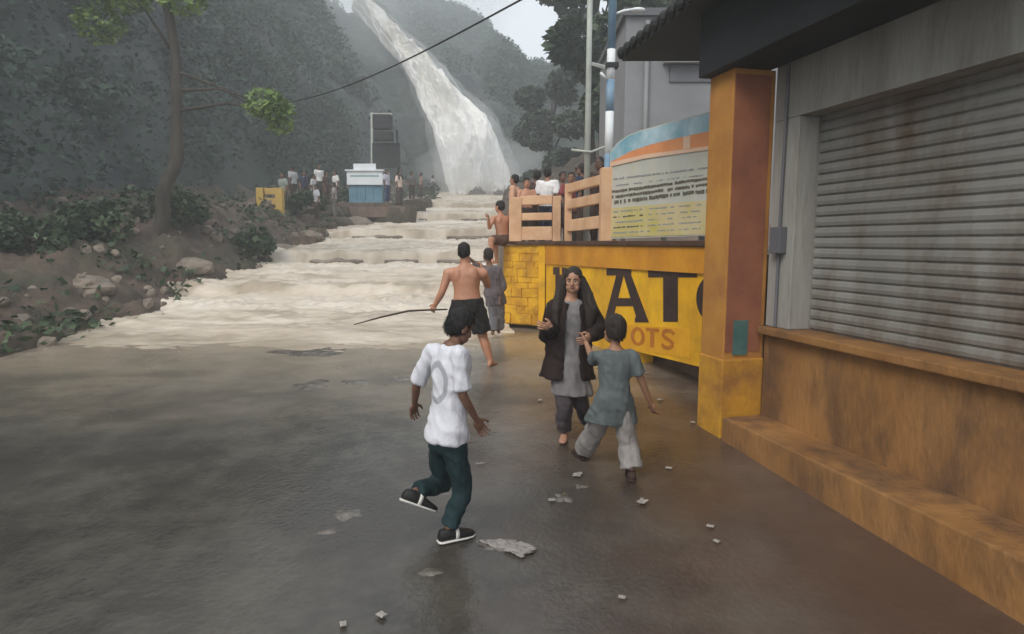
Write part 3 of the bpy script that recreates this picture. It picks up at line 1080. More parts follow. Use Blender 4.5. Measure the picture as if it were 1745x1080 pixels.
# ================================================================== POLES AND CABLE
p1 = thing('lamp_pole', 'slim pale grey metal pole, left of the blue and white banded pole', 'pole', (0, 0, 0))
Yp = 11.2
b_ = atY(1000, 285, Yp)
g = Geo(); g.tube([(b_.x, Yp, 1.9), (b_.x + 0.02, Yp, 8.2)], [0.055, 0.042], 10); part('shaft', g, M['pole_grey'], p1, True)
g = Geo(); g.box((b_.x - 0.1, Yp - 0.1, 1.9), (b_.x + 0.1, Yp + 0.1, 1.98)); part('base_plate', g, M['pole_grey'], p1)
q = atY(1000, 258, Yp)
g = Geo(); g.tube([(q.x - 0.28, Yp - 0.07, q.z + 0.02), (q.x + 0.06, Yp - 0.07, q.z - 0.02), (q.x + 0.30, Yp - 0.05, q.z + 0.07)], 0.022, 8); part('bracket', g, M['pole_grey'], p1, True)

p2 = thing('banded_pole', 'blue and white banded pole beside the notice board', 'pole', (0, 0, 0))
Yp2 = 9.75
b2 = atY(1036, 300, Yp2)
cuts = [1.9] + [atY(1036, y, Yp2).z for y in (262, 190, 136, 84)] + [8.2]
for k in range(5):
    g = Geo()
    g.tube([(b2.x + 0.035 * (cuts[k] - 3) / 4, Yp2, cuts[k] + 0.001), (b2.x + 0.035 * (cuts[k + 1] - 3) / 4, Yp2, cuts[k + 1])], 0.062, 14)
    part('band', g, M['pole_blue'] if k % 2 == 0 else M['pole_white'], p2, True)
zc = atY(1036, 112, Yp2).z
g = Geo(); g.box((b2.x - 0.06, Yp2 - 0.085, zc - 0.035), (b2.x + 0.12, Yp2 + 0.085, zc + 0.035)); part('clamp', g, M['steel_dark'], p2, bevel=0.008)
zc2 = atY(1003, 110, Yp).z
bar('crossbar', (b2.x - 0.04, Yp2 + 0.09, zc), (b_.x + 0.06, Yp - 0.05, zc2), 0.02, 0.025, M['pole_grey'], p2, 0.004)
qz = atY(1040, 18, Yp2)
g = Geo(); g.tube([(b2.x + 0.05, Yp2, qz.z - 0.05), (b2.x + 0.2, Yp2, qz.z), (b2.x + 0.36, Yp2, qz.z + 0.02)], 0.02, 8); part('lamp_arm', g, M['pole_white'], p2, True)
g = Geo(); g.ellipsoid((b2.x + 0.40, Yp2, qz.z + 0.01), Vector((0.11, 0, 0)), Vector((0, 0.06, 0)), Vector((0, 0, 0.035))); part('lamp_head', g, M['pole_white'], p2, True)
g = Geo(); g.tube([(b2.x - 0.06, Yp2 - 0.05, zc - 0.2), (b2.x - 0.15, Yp2 - 0.08, zc - 0.12)], 0.022, 8); part('spur', g, M['pole_white'], p2, True)

# overhead cable
pts = []
c0, c1 = atY(905, -10, 8.0), atY(452, 182, 17.0)
for k in range(41):
    t = k / 40
    p = c0.lerp(c1, t)
    p.z -= 0.25 * math.sin(math.pi * t)
    pts.append(p)
far_anchor = pts[-1]
pts = [Vector((2.2, 5.0, e0.z + 0.16))] + [Vector((1.2, 6.6, 5.35))] + pts
g = Geo(); g.tube(pts, 0.013, 6)
tag(part('overhead_cable', g, M['cable'], None, True), 'black overhead cable slung across the view of the waterfall', 'cable')


# ================================================================== TREES AND PLANTS
def crown_points(blobs, n, seed):
    rg = np.random.default_rng(seed)
    wts = np.array([b[1] ** 2 for b in blobs])
    wts = wts / wts.sum()
    out = []
    for (c_, r_), w_ in zip(blobs, wts):
        m = int(n * w_)
        q = rg.normal(size=(m, 3))
        q /= np.linalg.norm(q, axis=1, keepdims=True)
        rad = r_ * (0.55 + 0.5 * rg.random((m, 1)) ** 0.6)
        q = q * rad * np.array([1, 1, 0.75])
        out.append(np.array(c_) + q)
    return np.concatenate(out)


def tree(name, label, base, height, spread, n_leaf, lsize, mat, seed, trunk_r=0.18, group=None, low=0.35, lean=(0, 0)):
    rg = random.Random(seed)
    t = thing(name, label, 'tree', base, group)
    top = Vector((lean[0], lean[1], height * 0.8))
    g = Geo()
    tp = [Vector((0, 0, -0.3)), Vector((0.05, 0, height * 0.2)), top * 0.5 + Vector((rg.uniform(-.2, .2), rg.uniform(-.2, .2), 0)), top]
    g.tube(tp, [trunk_r * 1.25, trunk_r, trunk_r * 0.7, trunk_r * 0.2], 9)
    part('trunk', g, M['bark'], t, True)
    blobs = []
    for k in range(13):
        a = rg.uniform(0, 2 * math.pi)
        hh = rg.uniform(low, 0.97)
        rr = spread * rg.uniform(0.25, 1.0) * math.sin(math.pi * min(0.95, max(0.12, (hh - low) / (1.06 - low)))) ** 0.5
        c_ = Vector((math.cos(a) * rr + lean[0] * hh, math.sin(a) * rr + lean[1] * hh, height * hh))
        blobs.append((tuple(c_), spread * rg.uniform(0.28, 0.52)))
        if k < 9:
            s_ = tp[1].lerp(top, max(0.05, (hh - 0.25)))
            g = Geo()
            g.tube([s_, s_.lerp(c_, 0.5) + Vector((0, 0, 0.15 * spread)), c_], [trunk_r * 0.4, trunk_r * 0.22, trunk_r * 0.06], 6)
            part('limb', g, M['bark'], t, True)
    pts_ = crown_points(blobs, n_leaf, seed)
    link('crown', leaf_mesh('crown', pts_, lsize, seed=seed), mat, t)
    return t


tree('broadleaf_tree', 'tall dark tree directly behind the slim grey pole', (3.3, 27.0, 2.8), 12.5, 2.6, 9000, 0.34, M['leaf_a'], 21, 0.22, 'trees behind the crowd', 0.2)
tree('broadleaf_tree', 'feathery grey green tree leaning left against the bright sky', (4.6, 33.0, 4.0), 14.5, 2.7, 8000, 0.36, M['leaf_b'], 22, 0.22, 'trees behind the crowd', 0.35, (-0.6, 0))
tree('broadleaf_tree', 'dark tree between the banded pole and the grey building', (5.6, 24.0, 2.8), 11.0, 2.6, 8000, 0.32, M['leaf_a'], 23, 0.2, 'trees behind the crowd', 0.2)
tree('broadleaf_tree', 'hazy tree rising over the shop roof edge', (8.0, 34.0, 4.2), 15.0, 3.6, 8000, 0.4, M['leaf_b'], 24, 0.24, 'trees behind the crowd', 0.3)
tree('broadleaf_tree', 'low dark tree beside the foot of the waterfall', (2.6, 42.0, 4.6), 8.5, 2.6, 6000, 0.36, M['leaf_b'], 25, 0.2, 'trees behind the crowd', 0.1)
# tree on the near left bank whose branch hangs into view
tb = Vector((-7.9, 16.6, 2.0))
lt = thing('broadleaf_tree', 'bright leaved tree on the left bank with a drooping branch', 'tree', tb)
g = Geo()
br = atY(470, 190, 16.6) - tb
trunk = [Vector((-1.5, 0, -0.8)), Vector((-1.25, 0, 0.8)), Vector((-0.7, 0.1, 3.4)), Vector((-1.1, 0.2, 8.5))]
tk = []
for k in range(25):
    q_ = cat([tuple(p) for p in trunk], k / 24)
    tk.append(q_ + Vector((0.09 * fbm(k * 0.35, 1, 2), 0.09 * fbm(k * 0.35, 7, 2), 0)))
g.tube(tk, [0.24 * (1 - 0.028 * k) * (1 + 0.25 * fbm(k * 0.8, 3, 5)) for k in range(25)], 10)
part('trunk', g, M['bark'], lt, True)
blobs = [((br.x + 0.05, br.y, br.z), 0.42), ((br.x - 0.3, br.y, br.z + 0.2), 0.5), ((br.x + 0.1, 0, br.z - 0.35), 0.3), ((-1.9, 0, 6.4), 0.8), ((-0.6, 0.3, 8.0), 1.0), ((-2.2, 0.2, 7.6), 1.0), ((-0.4, 0, 6.2), 0.6), ((-2.7, 0.3, 5.6), 0.6), ((-3.2, 0, 7.0), 0.9)]
for k, (c_, r_) in enumerate(blobs):
    g = Geo()
    s_ = trunk[2].lerp(trunk[3], 0.1 * k)
    g.tube([s_, s_.lerp(Vector(c_), 0.5) + Vector((0, 0, 0.2)), Vector(c_)], [0.05, 0.03, 0.012], 6)
    part('limb', g, M['bark'], lt, True)
link('crown', leaf_mesh('crown', crown_points(blobs, 5200, 44), 0.17, seed=44), M['leaf_c'], lt)


def shrub(label, loc, r, n, mat, seed, hz=0.8):
    rg = random.Random(seed)
    t = thing('shrub', label, 'shrub', loc, 'shrubs along the left bank')
    g = Geo()
    for k in range(6):
        a = rg.uniform(0, 6.28)
        g.tube([(0, 0, -0.15), (math.cos(a) * r * 0.3, math.sin(a) * r * 0.3, r * 0.5), (math.cos(a) * r * 0.7, math.sin(a) * r * 0.7, r * hz)], [0.03, 0.02, 0.008], 5)
    o = part('stem', g, M['bark'], t, True)
    o['kind'] = 'stuff'
    bl = [((rg.uniform(-r, r) * 0.7, rg.uniform(-r, r) * 0.5, r * hz * rg.uniform(0.3, 1.0)), r * rg.uniform(0.35, 0.6)) for _ in range(7)]
    link('foliage', leaf_mesh('foliage', crown_points(bl, n, seed), 0.16, seed=seed), mat, t)


def on_bank(px, Y, dz=0.15):
    x = (px - 872.5) / F * Y
    return Vector((x, Y, gh(x, Y) + dz))


for k, (px, Y, r, lab) in enumerate([
        (500, 25.5, 0.8, 'dark shrub beside the yellow railing on the left bank'),
        (538, 28.5, 0.8, 'dark shrub below the group in white on the left bank'),
        (600, 34.5, 0.7, 'low shrub behind the blue and white kiosk'),
        (715, 47.0, 1.3, 'hazy shrub near the foot of the waterfall on the left bank'),
        (425, 19.0, 0.8, 'leafy shrub on the bank just left of the yellow railing'),
        (300, 17.5, 1.0, 'broad shrub on the left bank below the bright tree'),
        (170, 15.0, 0.9, 'rounded shrub at the far left bank above the flood'),
        (60, 13.6, 0.8, 'leftmost shrub at the edge of the view')]):
    shrub(lab, on_bank(px, Y), r, 1400, M['leaf_a'], 60 + k)


# creeping undergrowth and loose stones on the left bank
rng = np.random.default_rng(31)
UP = []
for k in range(9000):
    u, v = rng.random(), rng.random()
    p = bfn(0.02 + 0.9 * u, v)
    if fbm(p[0] * 0.6, p[1] * 0.6, 11, 3) + 0.25 * (u - 0.3) < 0.02:
        continue
    UP.append(np.array(p) + rng.normal(size=(4, 3)) * np.array([0.16, 0.16, 0.08]) + np.array([0, 0, 0.08]))
tag(link('undergrowth', leaf_mesh('undergrowth', np.concatenate(UP), 0.17, seed=12), M['leaf_a']), 'dark green undergrowth creeping over the left bank', 'undergrowth', kind='stuff')
gr = Geo()
for k in range(700):
    u, v = rng.random() ** 1.6 * 0.6, rng.random()
    p = Vector(bfn(u, v))
    r = 0.05 + 0.16 * rng.random() ** 2
    a = Vector(rng.normal(size=3)).normalized()
    b = a.orthogonal().normalized()
    gr.ellipsoid(p + Vector((0, 0, r * 0.2)), a * r * 1.2, b * r * 0.9, a.cross(b) * r * 0.7, 6, 4)
tag(part('rubble', gr, M['stone_dark']), 'loose brown stones scattered along the left waterline', 'rubble', kind='stuff')

# ================================================================== LEFT BANK THINGS
# kiosk
kY = 32.0
kp = atY(624, 346, kY)
kz = kp.z
kx0, kx1 = atY(595, 346, kY).x, atY(652, 346, kY).x
ks = thing('ticket_kiosk', 'small blue and white kiosk on the left bank', 'kiosk', (0, 0, 0))
g = Geo(); g.box((kx0 - 0.9, kY - 0.5, kz - 0.9), (kx1 + 0.6, kY + 1.6, kz)); part('base_slab', g, M['step'], ks, bevel=0.02)
zt = atY(624, 315, kY).z
zt2 = atY(624, 291, kY).z
nP = 4
for k in range(nP):
    xa, xb = lerp(kx0, kx1, k / nP), lerp(kx0, kx1, (k + 1) / nP)
    g = Geo(); g.box((xa + 0.008, kY - 0.015, kz + 0.002), (xb - 0.008, kY + 0.03, zt)); part('panel', g, M['kiosk_blue'], ks)
g = Geo(); g.box((kx0 + 0.01, kY + 0.031, kz + 0.002), (kx1 - 0.01, kY + 1.3, zt2)); part('body', g, M['kiosk_blue'], ks)
g = Geo(); g.box((kx0 - 0.05, kY - 0.12, zt + 0.002), (kx1 + 0.05, kY + 0.02, zt2 - 0.02)); fs = part('fascia', g, M['kiosk_white'], ks)
g = Geo(); g.box((kx0 + 0.12, kY - 0.128, lerp(zt, zt2, .56)), (kx1 - 0.12, kY - 0.121, lerp(zt, zt2, .70))); part('text_line', g, M['kiosk_text'], fs)
g = Geo(); g.box((kx0 - 0.12, kY - 0.2, zt2 - 0.018), (kx1 + 0.12, kY + 1.45, zt2 + 0.05)); part('roof', g, M['kiosk_white'], ks)
sx0, sx1 = atY(603, 285, kY).x, atY(641, 285, kY).x
zs0, zs1 = atY(620, 289, kY).z, atY(620, 279, kY).z
g = Geo(); g.box((sx0, kY - 0.1, zt2 + 0.052), (sx1, kY - 0.03, zs1)); part('roof_sign', g, M['kiosk_white'], ks)

# dark mast with boxes behind the kiosk
mY = 33.6
ms = thing('loudspeaker_mast', 'dark mast with boxy loudspeakers behind the kiosk', 'mast', (0, 0, 0))
m0 = atY(632, 290, mY); m1 = atY(634, 192, mY)
g = Geo(); g.tube([(m0.x, mY, 3.6), (m1.x, mY, m1.z)], 0.07, 8); part('post', g, M['pole_grey'], ms, True)
m2 = atY(681, 290, mY)
g = Geo(); g.tube([(m2.x, mY, 3.6), (m2.x - 0.1, mY, atY(676, 222, mY).z)], 0.06, 8); part('post', g, M['steel_dark'], ms, True)


def pix_box(name, x0, y0, x1, y1, Y, dep, mat, parent, bevel=0.03):
    a, b = atY(x0, y1, Y), atY(x1, y0, Y)
    g = Geo(); g.box((a.x, Y - dep, a.z), (b.x, Y, b.z))
    return part(name, g, mat, parent, bevel=bevel)


pix_box('loudspeaker', 639, 198, 669, 222, mY - 0.05, 0.6, M['steel_dark'], ms)
pix_box('loudspeaker', 640, 226, 671, 241, mY - 0.05, 0.5, M['steel_dark'], ms)
pix_box('top_bar', 631, 193, 668, 196.5, mY + 0.1, 0.12, M['pole_grey'], ms, 0.01)
pix_box('lower_board', 636, 244, 682, 286, mY - 0.05, 0.15, M['steel_dark'], ms)

# yellow railing far left
yr = thing('railing', 'faded yellow concrete railing on the left bank', 'railing', (0, 0, 0))
yY = 24.0
for px in (446, 478):
    a = atY(px, 366, yY); t_ = atY(px, 320, yY)
    bar('post', (a.x, yY, a.z - 0.5), (a.x, yY, t_.z), 0.13, 0.13, M['yellow_rail'], yr)
for y in (326, 343, 360):
    a, b = atY(452, y, yY), atY(472.5, y, yY)
    bar('rail', (a.x, yY, a.z), (b.x, yY, b.z), 0.07, 0.12, M['yellow_rail'], yr)

# bank stair treads of brown stone
for k, (x0, x1, y, Y) in enumerate([(505, 552, 376, 27.0), (470, 540, 388, 24.5), (455, 520, 402, 22.3), (560, 690, 352, 30.5)]):
    a, b = atY(x0, y, Y), atY(x1, y, Y)
    g = Geo(); g.box((a.x, Y, a.z - 0.5), (b.x, Y + 1.3, a.z))
    o = part('bank_step', g, M['step'], None, bevel=0.03)
    tag(o, ['brown stone step on the left bank, highest under the people in white', 'brown stone step on the left bank, middle of three', 'lowest brown stone step on the left bank above the water', 'long brown stone landing in front of the kiosk'][k], 'step', 'stone steps on the left bank')
rgk = random.Random(5)
names = ['boulder half in the torrent below the kiosk', 'pale boulder at the water edge in front of the kiosk', 'dark boulder at the left edge of the torrent', 'small boulder beside the lowest bank step', 'brown boulder upstream of the kiosk by the water', 'low boulder at the far left waterline', 'flat boulder on the far left waterline beside a shrub']
for k, (px, y, Y, r) in enumerate([(612, 385, 29.5, 0.5), (655, 368, 33.5, 0.55), (478, 428, 20.5, 0.45), (530, 405, 24.0, 0.4), (700, 345, 43, 0.7), (330, 470, 16.0, 0.4), (150, 520, 12.6, 0.4)]):
    c_ = atY(px, y, Y)
    me = bpy.data.meshes.new('boulder')
    bm = bmesh.new()
    bmesh.ops.create_icosphere(bm, subdivisions=3, radius=r)
    for v in bm.verts:
        v.co *= 1 + 0.45 * fbm(v.co.x * 1.6 + k * 9, v.co.y * 1.6, v.co.z * 1.6, 4)
        v.co.z *= 0.7
        v.co.x *= 1.35
    bm.to_mesh(me); bm.free()
    x_ = c_.x
    tag(link('boulder', me, M['stone_dark'], None, (x_, Y, max(gh(x_, Y), wlin(Y)) + 0.1)), names[k], 'boulder', 'boulders along the left bank')


# ================================================================== PEOPLE
def remesh(g, voxel, smooth_it=2, name='m', wrinkle=0.0, wscale=12.0, wstretch=(1, 1, 0.35)):
    me = g.mesh(name)
    o = bpy.data.objects.new('tmp', me)
    C.objects.link(o)
    md = o.modifiers.new('r', 'REMESH')
    md.mode = 'VOXEL'
    md.voxel_size = voxel
    sm = o.modifiers.new('s', 'SMOOTH')
    sm.factor = 0.5
    sm.iterations = smooth_it
    dg = bpy.context.evaluated_depsgraph_get()
    me2 = bpy.data.meshes.new_from_object(o.evaluated_get(dg))
    bpy.data.objects.remove(o)
    bpy.data.meshes.remove(me)
    if wrinkle > 0:
        me2.update()
        for v, nn in zip(me2.vertices, [vn.vector.copy() for vn in me2.vertex_normals]):
            c_ = v.co
            q_ = Vector((c_.x * wscale * wstretch[0], c_.y * wscale * wstretch[1], c_.z * wscale * wstretch[2]))
            n1 = noise.fractal(q_, 1.0, 2.0, 3)
            q2 = Vector((q_.x * 0.7 + c_.z * 6, q_.y * 0.7, c_.z * 9 + c_.x * 5))
            n2 = 0.5 - abs(noise.noise(q2)) * 2.0
            v.co = c_ + nn * wrinkle * (n1 + 0.9 * n2)
    me2.polygons.foreach_set('use_smooth', [True] * len(me2.polygons))
    me2.name = name
    return me2


def append_geo(me, g):
    """join extra closed shapes (hands) into the same mesh"""
    bm = bmesh.new()
    bm.from_mesh(me)
    vs = [bm.verts.new(p) for p in g.v]
    for f in g.f:
        try:
            fc = bm.faces.new([vs[i] for i in f])
            fc.smooth = True
        except ValueError:
            pass
    bmesh.ops.recalc_face_normals(bm, faces=bm.faces)
    bm.to_mesh(me)
    bm.free()
    return me


def ell_ring(c, L, Fv, hw, hd, n=22, p=2.3, fold=0.0, nf=9, ph=0.0):
    out = []
    for k in range(n):
        a = 2 * math.pi * k / n
        ca, sa = math.cos(a), math.sin(a)
        r = (abs(ca) ** p + abs(sa) ** p) ** (-1 / p)
        r *= 1 + fold * math.sin(nf * a + ph)
        out.append(c + L * (hw * r * ca) + Fv * (hd * r * sa))
    return out


def hand(g, wr, d, side, s, curl=0.5, spread=0.12):
    """wr wrist, d pointing direction, side = thumb side direction"""
    d = Vector(d).normalized()
    side = Vector(side)
    side = (side - d * side.dot(d)).normalized()
    nrm = d.cross(side)                      # palm normal (fingers curl this way)
    pal = wr + d * 0.045 * s
    g.ellipsoid(pal, d * 0.058 * s, side * 0.042 * s, nrm * 0.017 * s, 12, 8)
    for k, (off, ln) in enumerate(((0.030, 0.068), (0.010, 0.078), (-0.010, 0.072), (-0.029, 0.056))):
        p = wr + d * 0.088 * s + side * off * s
        dirv = (d + side * spread * (1 - k * 0.66)).normalized()
        pts_, rad = [p - dirv * 0.02 * s], [0.0095 * s]
        ang = 0
        for seg, fr in enumerate((0.45, 0.32, 0.23)):
            pts_.append(p)
            rad.append((0.0095 - 0.001 * seg) * s)
            ang += curl * (0.6 + 0.3 * seg)
            p = p + (dirv * math.cos(ang) + nrm * math.sin(ang)) * ln * fr * s
        pts_.append(p)
        rad.append(0.0065 * s)
        g.tube(pts_, rad, 7)
    p = wr + d * 0.025 * s + side * 0.03 * s
    td = (d * 0.7 + side * 0.75 + nrm * 0.25).normalized()
    p2 = p + td * 0.038 * s
    p3 = p2 + (d * 0.9 + side * 0.3 + nrm * 0.4).normalized() * 0.03 * s
    g.tube([p - td * 0.015 * s, p, p2, p3], [0.011 * s, 0.0115 * s, 0.0105 * s, 0.007 * s], 7)


def head_geo(g, c, fwd, up, s, chin=True):
    """head about 0.23*s high; c = centre"""
    f = Vector(fwd).normalized()
    u = Vector(up)
    u = (u - f * u.dot(f)).normalized()
    r = f.cross(u)
    X, Y_, Z = r, f, u
    P_ = lambda x, y, z: c + (X * x + Y_ * y + Z * z) * s
    E = lambda x, y, z, a, b, d: g.ellipsoid(P_(x, y, z), X * a * s, Y_ * b * s, Z * d * s)
    E(0, -0.012, 0.028, 0.076, 0.093, 0.088)          # cranium
    E(0, 0.018, -0.035, 0.060, 0.066, 0.072)          # face
    E(0, 0.046, -0.083, 0.034, 0.034, 0.028)          # chin
    for sg in (-1, 1):
        E(sg * 0.040, 0.030, -0.060, 0.024, 0.045, 0.035)   # jaw
        E(sg * 0.038, 0.058, -0.022, 0.022, 0.020, 0.020)   # cheek
        E(sg * 0.076, -0.010, -0.012, 0.010, 0.020, 0.032)  # ear
    E(0, 0.064, 0.020, 0.046, 0.016, 0.012)           # brow
    g.tube([P_(0, 0.076, 0.008), P_(0, 0.090, -0.014), P_(0, 0.098, -0.030), P_(0, 0.084, -0.038)], [0.008 * s, 0.011 * s, 0.014 * s, 0.010 * s], 8)
    E(0, 0.074, -0.058, 0.022, 0.014, 0.012)          # mouth mass
    return P_, X, Y_, Z


def person(label, base, J, H, body_f, head_f, skin, clothes, hair, voxel=0.012, group=None, head_up=(0, 0, 1), toes=None, hands=None, bulk=1.0,
           belly=1.0, headscale=1.0, bare_feet=True, shoe=None):
    """J: joints in world coordinates; clothes: list of dicts; hair: dict"""
    root = thing('person', label, 'person', base, group)
    bs = Vector(base)
    J = {k: Vector(v) - bs for k, v in J.items()}
    s = H / 1.7
    sb = s * bulk
    Fv = Vector(body_f).normalized()
    spine = (J['neck'] - J['pelvis']).normalized()
    L = (J['shR'] - J['shL'])
    L = (L - spine * L.dot(spine)).normalized()
    Fv = (Fv - spine * Fv.dot(spine) - L * Fv.dot(L))
    Fv = Fv.normalized() if Fv.length > 0.2 else L.cross(spine).normalized()
    shw = max(0.13 * sb, (J['shR'] - J['shL']).length / 2)
    pel, nk = J['pelvis'], J['neck']
    hs_ = headscale * (s ** 0.5)

    def tor(t):
        return pel.lerp(nk, t)

    def torso(g, e=0.0, t0=-0.12, t1=1.0, fold=0.0, flare=0.0, n=22):
        prof = [(-0.14, 0.120, 0.095), (-0.04, 0.158, 0.112), (0.10, 0.160, 0.112), (0.30, 0.140, 0.100), (0.45, 0.140, 0.104), (0.62, 0.158, 0.112), (0.78, 0.172, 0.108), (0.90, 0.150, 0.090), (0.97, 0.090, 0.068), (1.02, 0.060, 0.058)]
        rs = []
        for t, hw, hd in prof:
            if t < t0 - 0.03 or t > t1 + 0.03:
                continue
            if t < 0.5:
                hd *= lerp(belly, 1, t * 2 if t > 0 else 0)
                hw *= lerp(belly, 1, t * 2 if t > 0 else 0) ** 0.6
            k = max(0, 0.4 - t) * flare
            rs.append(ell_ring(tor(t), L, Fv, hw * sb + e + k, hd * sb + e + k, n, 2.3, fold))
        g.rings(rs)

    # ---- body (one continuous surface)
    g = Geo()
    torso(g)
    g.capsule(nk - spine * 0.03 * s, J['head'] - spine * 0.03 * s, 0.056 * sb, 0.050 * sb)
    for sg in ((-1, 1) if not any(c_['type'] in ('shirt', 'tunic') for c_ in clothes) else ()):      # shoulder blades, back and chest masses
        g.ellipsoid(tor(0.76) + L * sg * 0.082 * sb - Fv * 0.070 * sb, L * 0.060 * sb, Fv * 0.042 * sb, spine * 0.085 * sb, 12, 8)
        g.ellipsoid(tor(0.38) + L * sg * 0.046 * sb - Fv * 0.066 * sb, L * 0.038 * sb, Fv * 0.034 * sb, spine * 0.16 * sb, 12, 8)
        g.ellipsoid(tor(0.72) + L * sg * 0.075 * sb + Fv * 0.062 * sb, L * 0.075 * sb, Fv * 0.045 * sb, spine * 0.07 * sb, 12, 8)
    for sd in 'LR':
        sh, el, wr = J['sh' + sd], J['el' + sd], J['wr' + sd]
        g.capsule(tor(0.86).lerp(sh, 0.55), sh, 0.062 * sb, 0.060 * sb)
        g.capsule(sh, el, 0.055 * sb, 0.040 * sb)
        mid = el.lerp(wr, 0.35)
        g.capsule(el, mid, 0.040 * sb, 0.039 * sb)
        g.capsule(mid, wr, 0.039 * sb, 0.026 * sb)
        hp, kn, an = J['hip' + sd], J['kn' + sd], J['an' + sd]
        g.capsule(hp, kn, 0.085 * sb, 0.055 * sb)
        cm = kn.lerp(an, 0.33) - Fv * 0.012 * s
        g.capsule(kn, cm, 0.053 * sb, 0.054 * sb)
        g.capsule(cm, an, 0.054 * sb, 0.034 * sb)
        td = Vector((toes or {}).get(sd, Fv)).normalized()
        sole = Vector((toes or {}).get('n' + sd, (0, 0, 1)))
        sole = (sole - td * sole.dot(td)).normalized()
        sidev = td.cross(sole)
        a0 = an - sole * 0.035 * s
        rs = []
        for t, hw, hh, dz in ((-0.062, 0.018, 0.02, -0.012), (-0.05, 0.030, 0.036, -0.004), (0.0, 0.034, 0.042, 0.006), (0.06, 0.036, 0.032, -0.006), (0.12, 0.042, 0.022, -0.018), (0.165, 0.036, 0.016, -0.024), (0.185, 0.018, 0.010, -0.028)):
            rs.append(ell_ring(a0 + td * t * s + sole * dz * s, sidev, sole, hw * s, hh * s, 12, 2.4))
        g.rings(rs)
        J['foot' + sd] = (a0, td, sole, sidev)
    me = remesh(g, voxel, 2, 'body')
    gh_ = Geo()
    hf = Vector(head_f).normalized()
    P_, hX, hY, hZ = head_geo(gh_, J['head'], hf, head_up, hs_)
    mh = remesh(gh_, max(0.006, voxel * 0.5), 2, 'head')
    g2 = Geo()
    g2.v = [tuple(v.co) for v in mh.vertices]
    g2.f = [tuple(p.vertices) for p in mh.polygons]
    hands = hands or {}
    for sd in 'LR':
        el, wr = J['el' + sd], J['wr' + sd]
        hd_ = hands.get(sd, {})
        dv = Vector(hd_.get('d', (wr - el)))
        side_ = Vector(hd_.get('side', Fv))
        hand(g2, wr - dv.normalized() * 0.012 * s, dv, side_, s * hd_.get('s', 1.0), hd_.get('curl', 0.5))
    append_geo(me, g2)
    bo = link('body', me, skin, root)

    # ---- face
    if voxel < 0.02:
        ge = Geo(); gi = Geo()
        for sg in (-1, 1):
            ge.ellipsoid(P_(sg * 0.030, 0.070, -0.002), hX * 0.012 * hs_, hY * 0.010 * hs_, hZ * 0.007 * hs_, 10, 6)
            gi.ellipsoid(P_(sg * 0.030, 0.0775, -0.002), hX * 0.006 * hs_, hY * 0.004 * hs_, hZ * 0.006 * hs_, 8, 6)
            gb_ = Geo()
            gb_.tube([P_(sg * 0.012, 0.084, 0.018), P_(sg * 0.030, 0.083, 0.024), P_(sg * 0.048, 0.072, 0.018)], [0.003 * hs_, 0.0042 * hs_, 0.002 * hs_], 6)
            part('eyebrow', gb_, M['hair'], bo, True)
            gq = Geo(); gq.ellipsoid(P_(sg * 0.030, 0.070, -0.002), hX * 0.012 * hs_, hY * 0.010 * hs_, hZ * 0.007 * hs_, 10, 6)
            eo = part('eye', gq, M['eye'], bo, True)
            gq = Geo(); gq.ellipsoid(P_(sg * 0.030, 0.0785, -0.002), hX * 0.0062 * hs_, hY * 0.004 * hs_, hZ * 0.0062 * hs_, 8, 6)
            part('iris', gq, M['iris'], bo, True)
        gl = Geo()
        gl.ellipsoid(P_(0, 0.087, -0.054), hX * 0.021 * hs_, hY * 0.005 * hs_, hZ * 0.004 * hs_, 10, 6)
        gl.ellipsoid(P_(0, 0.087, -0.062), hX * 0.018 * hs_, hY * 0.006 * hs_, hZ * 0.005 * hs_, 10, 6)
        part('lips', gl, M['lip'], bo, True)

    # ---- clothes
    for cl in clothes:
        k = cl['type']
        e = cl.get('ease', 0.018) * s
        vx = max(voxel, 0.011)
        if k in ('shirt', 'tunic'):
            g = Geo()
            torso(g, e, cl.get('t0', -0.1), 0.97, 0.0, cl.get('flare', 0.0))
            if k == 'tunic':        # long skirt of the tunic
                hem = cl['hem']     # world z of the hem
                hc = (J['knL'] + J['knR']) / 2 if 'knL' in J else pel
                rs = []
                for q in range(8):
                    t = q / 7
                    c_ = tor(0.25).lerp(Vector((lerp(pel.x, hc.x, 0.8), lerp(pel.y, hc.y, 0.8), hem - bs.z)), t)
                    hw = lerp(0.135 * sb + e, cl.get('hw', 0.22) * s, t ** 0.8)
                    hd = lerp(0.105 * sb + e, cl.get('hd', 0.17) * s, t ** 0.8)
                    rs.append(ell_ring(c_, L, Fv, hw, hd, 40, 2.2, 0.05 * t, cl.get('nf', 7), 0.6 * q))
                g.rings(rs)
            sl_ = cl.get('sleeve', 0.9)     # 0..2 : 1 = elbow, 2 = wrist
            for sd in 'LR':
                sh, el, wr = J['sh' + sd], J['el' + sd], J['wr' + sd]
                g.capsule(tor(0.84).lerp(sh, 0.5), sh, 0.060 * sb + e, 0.056 * sb + e * 0.8)
                if sl_ <= 0.02:
                    continue
                end = sh.lerp(el, min(1, sl_))
                g.tube([sh, sh.lerp(end, 0.5), end], [0.056 * sb + e * 0.8, 0.052 * sb + e, 0.052 * sb + e * 1.25], 14)
                if sl_ > 1:
                    e2_ = el.lerp(wr, sl_ - 1)
                    g.capsule(el, e2_, 0.045 * sb + e, 0.036 * sb + e * 0.8)
            me = remesh(g, vx, 1, k, cl.get('wr', 0.012) * s, 12, (1, 1, 0.3))
            link(cl.get('name', k), me, cl['mat'], root)
        elif k in ('trousers', 'shorts'):
            g = Geo()
            rs = []
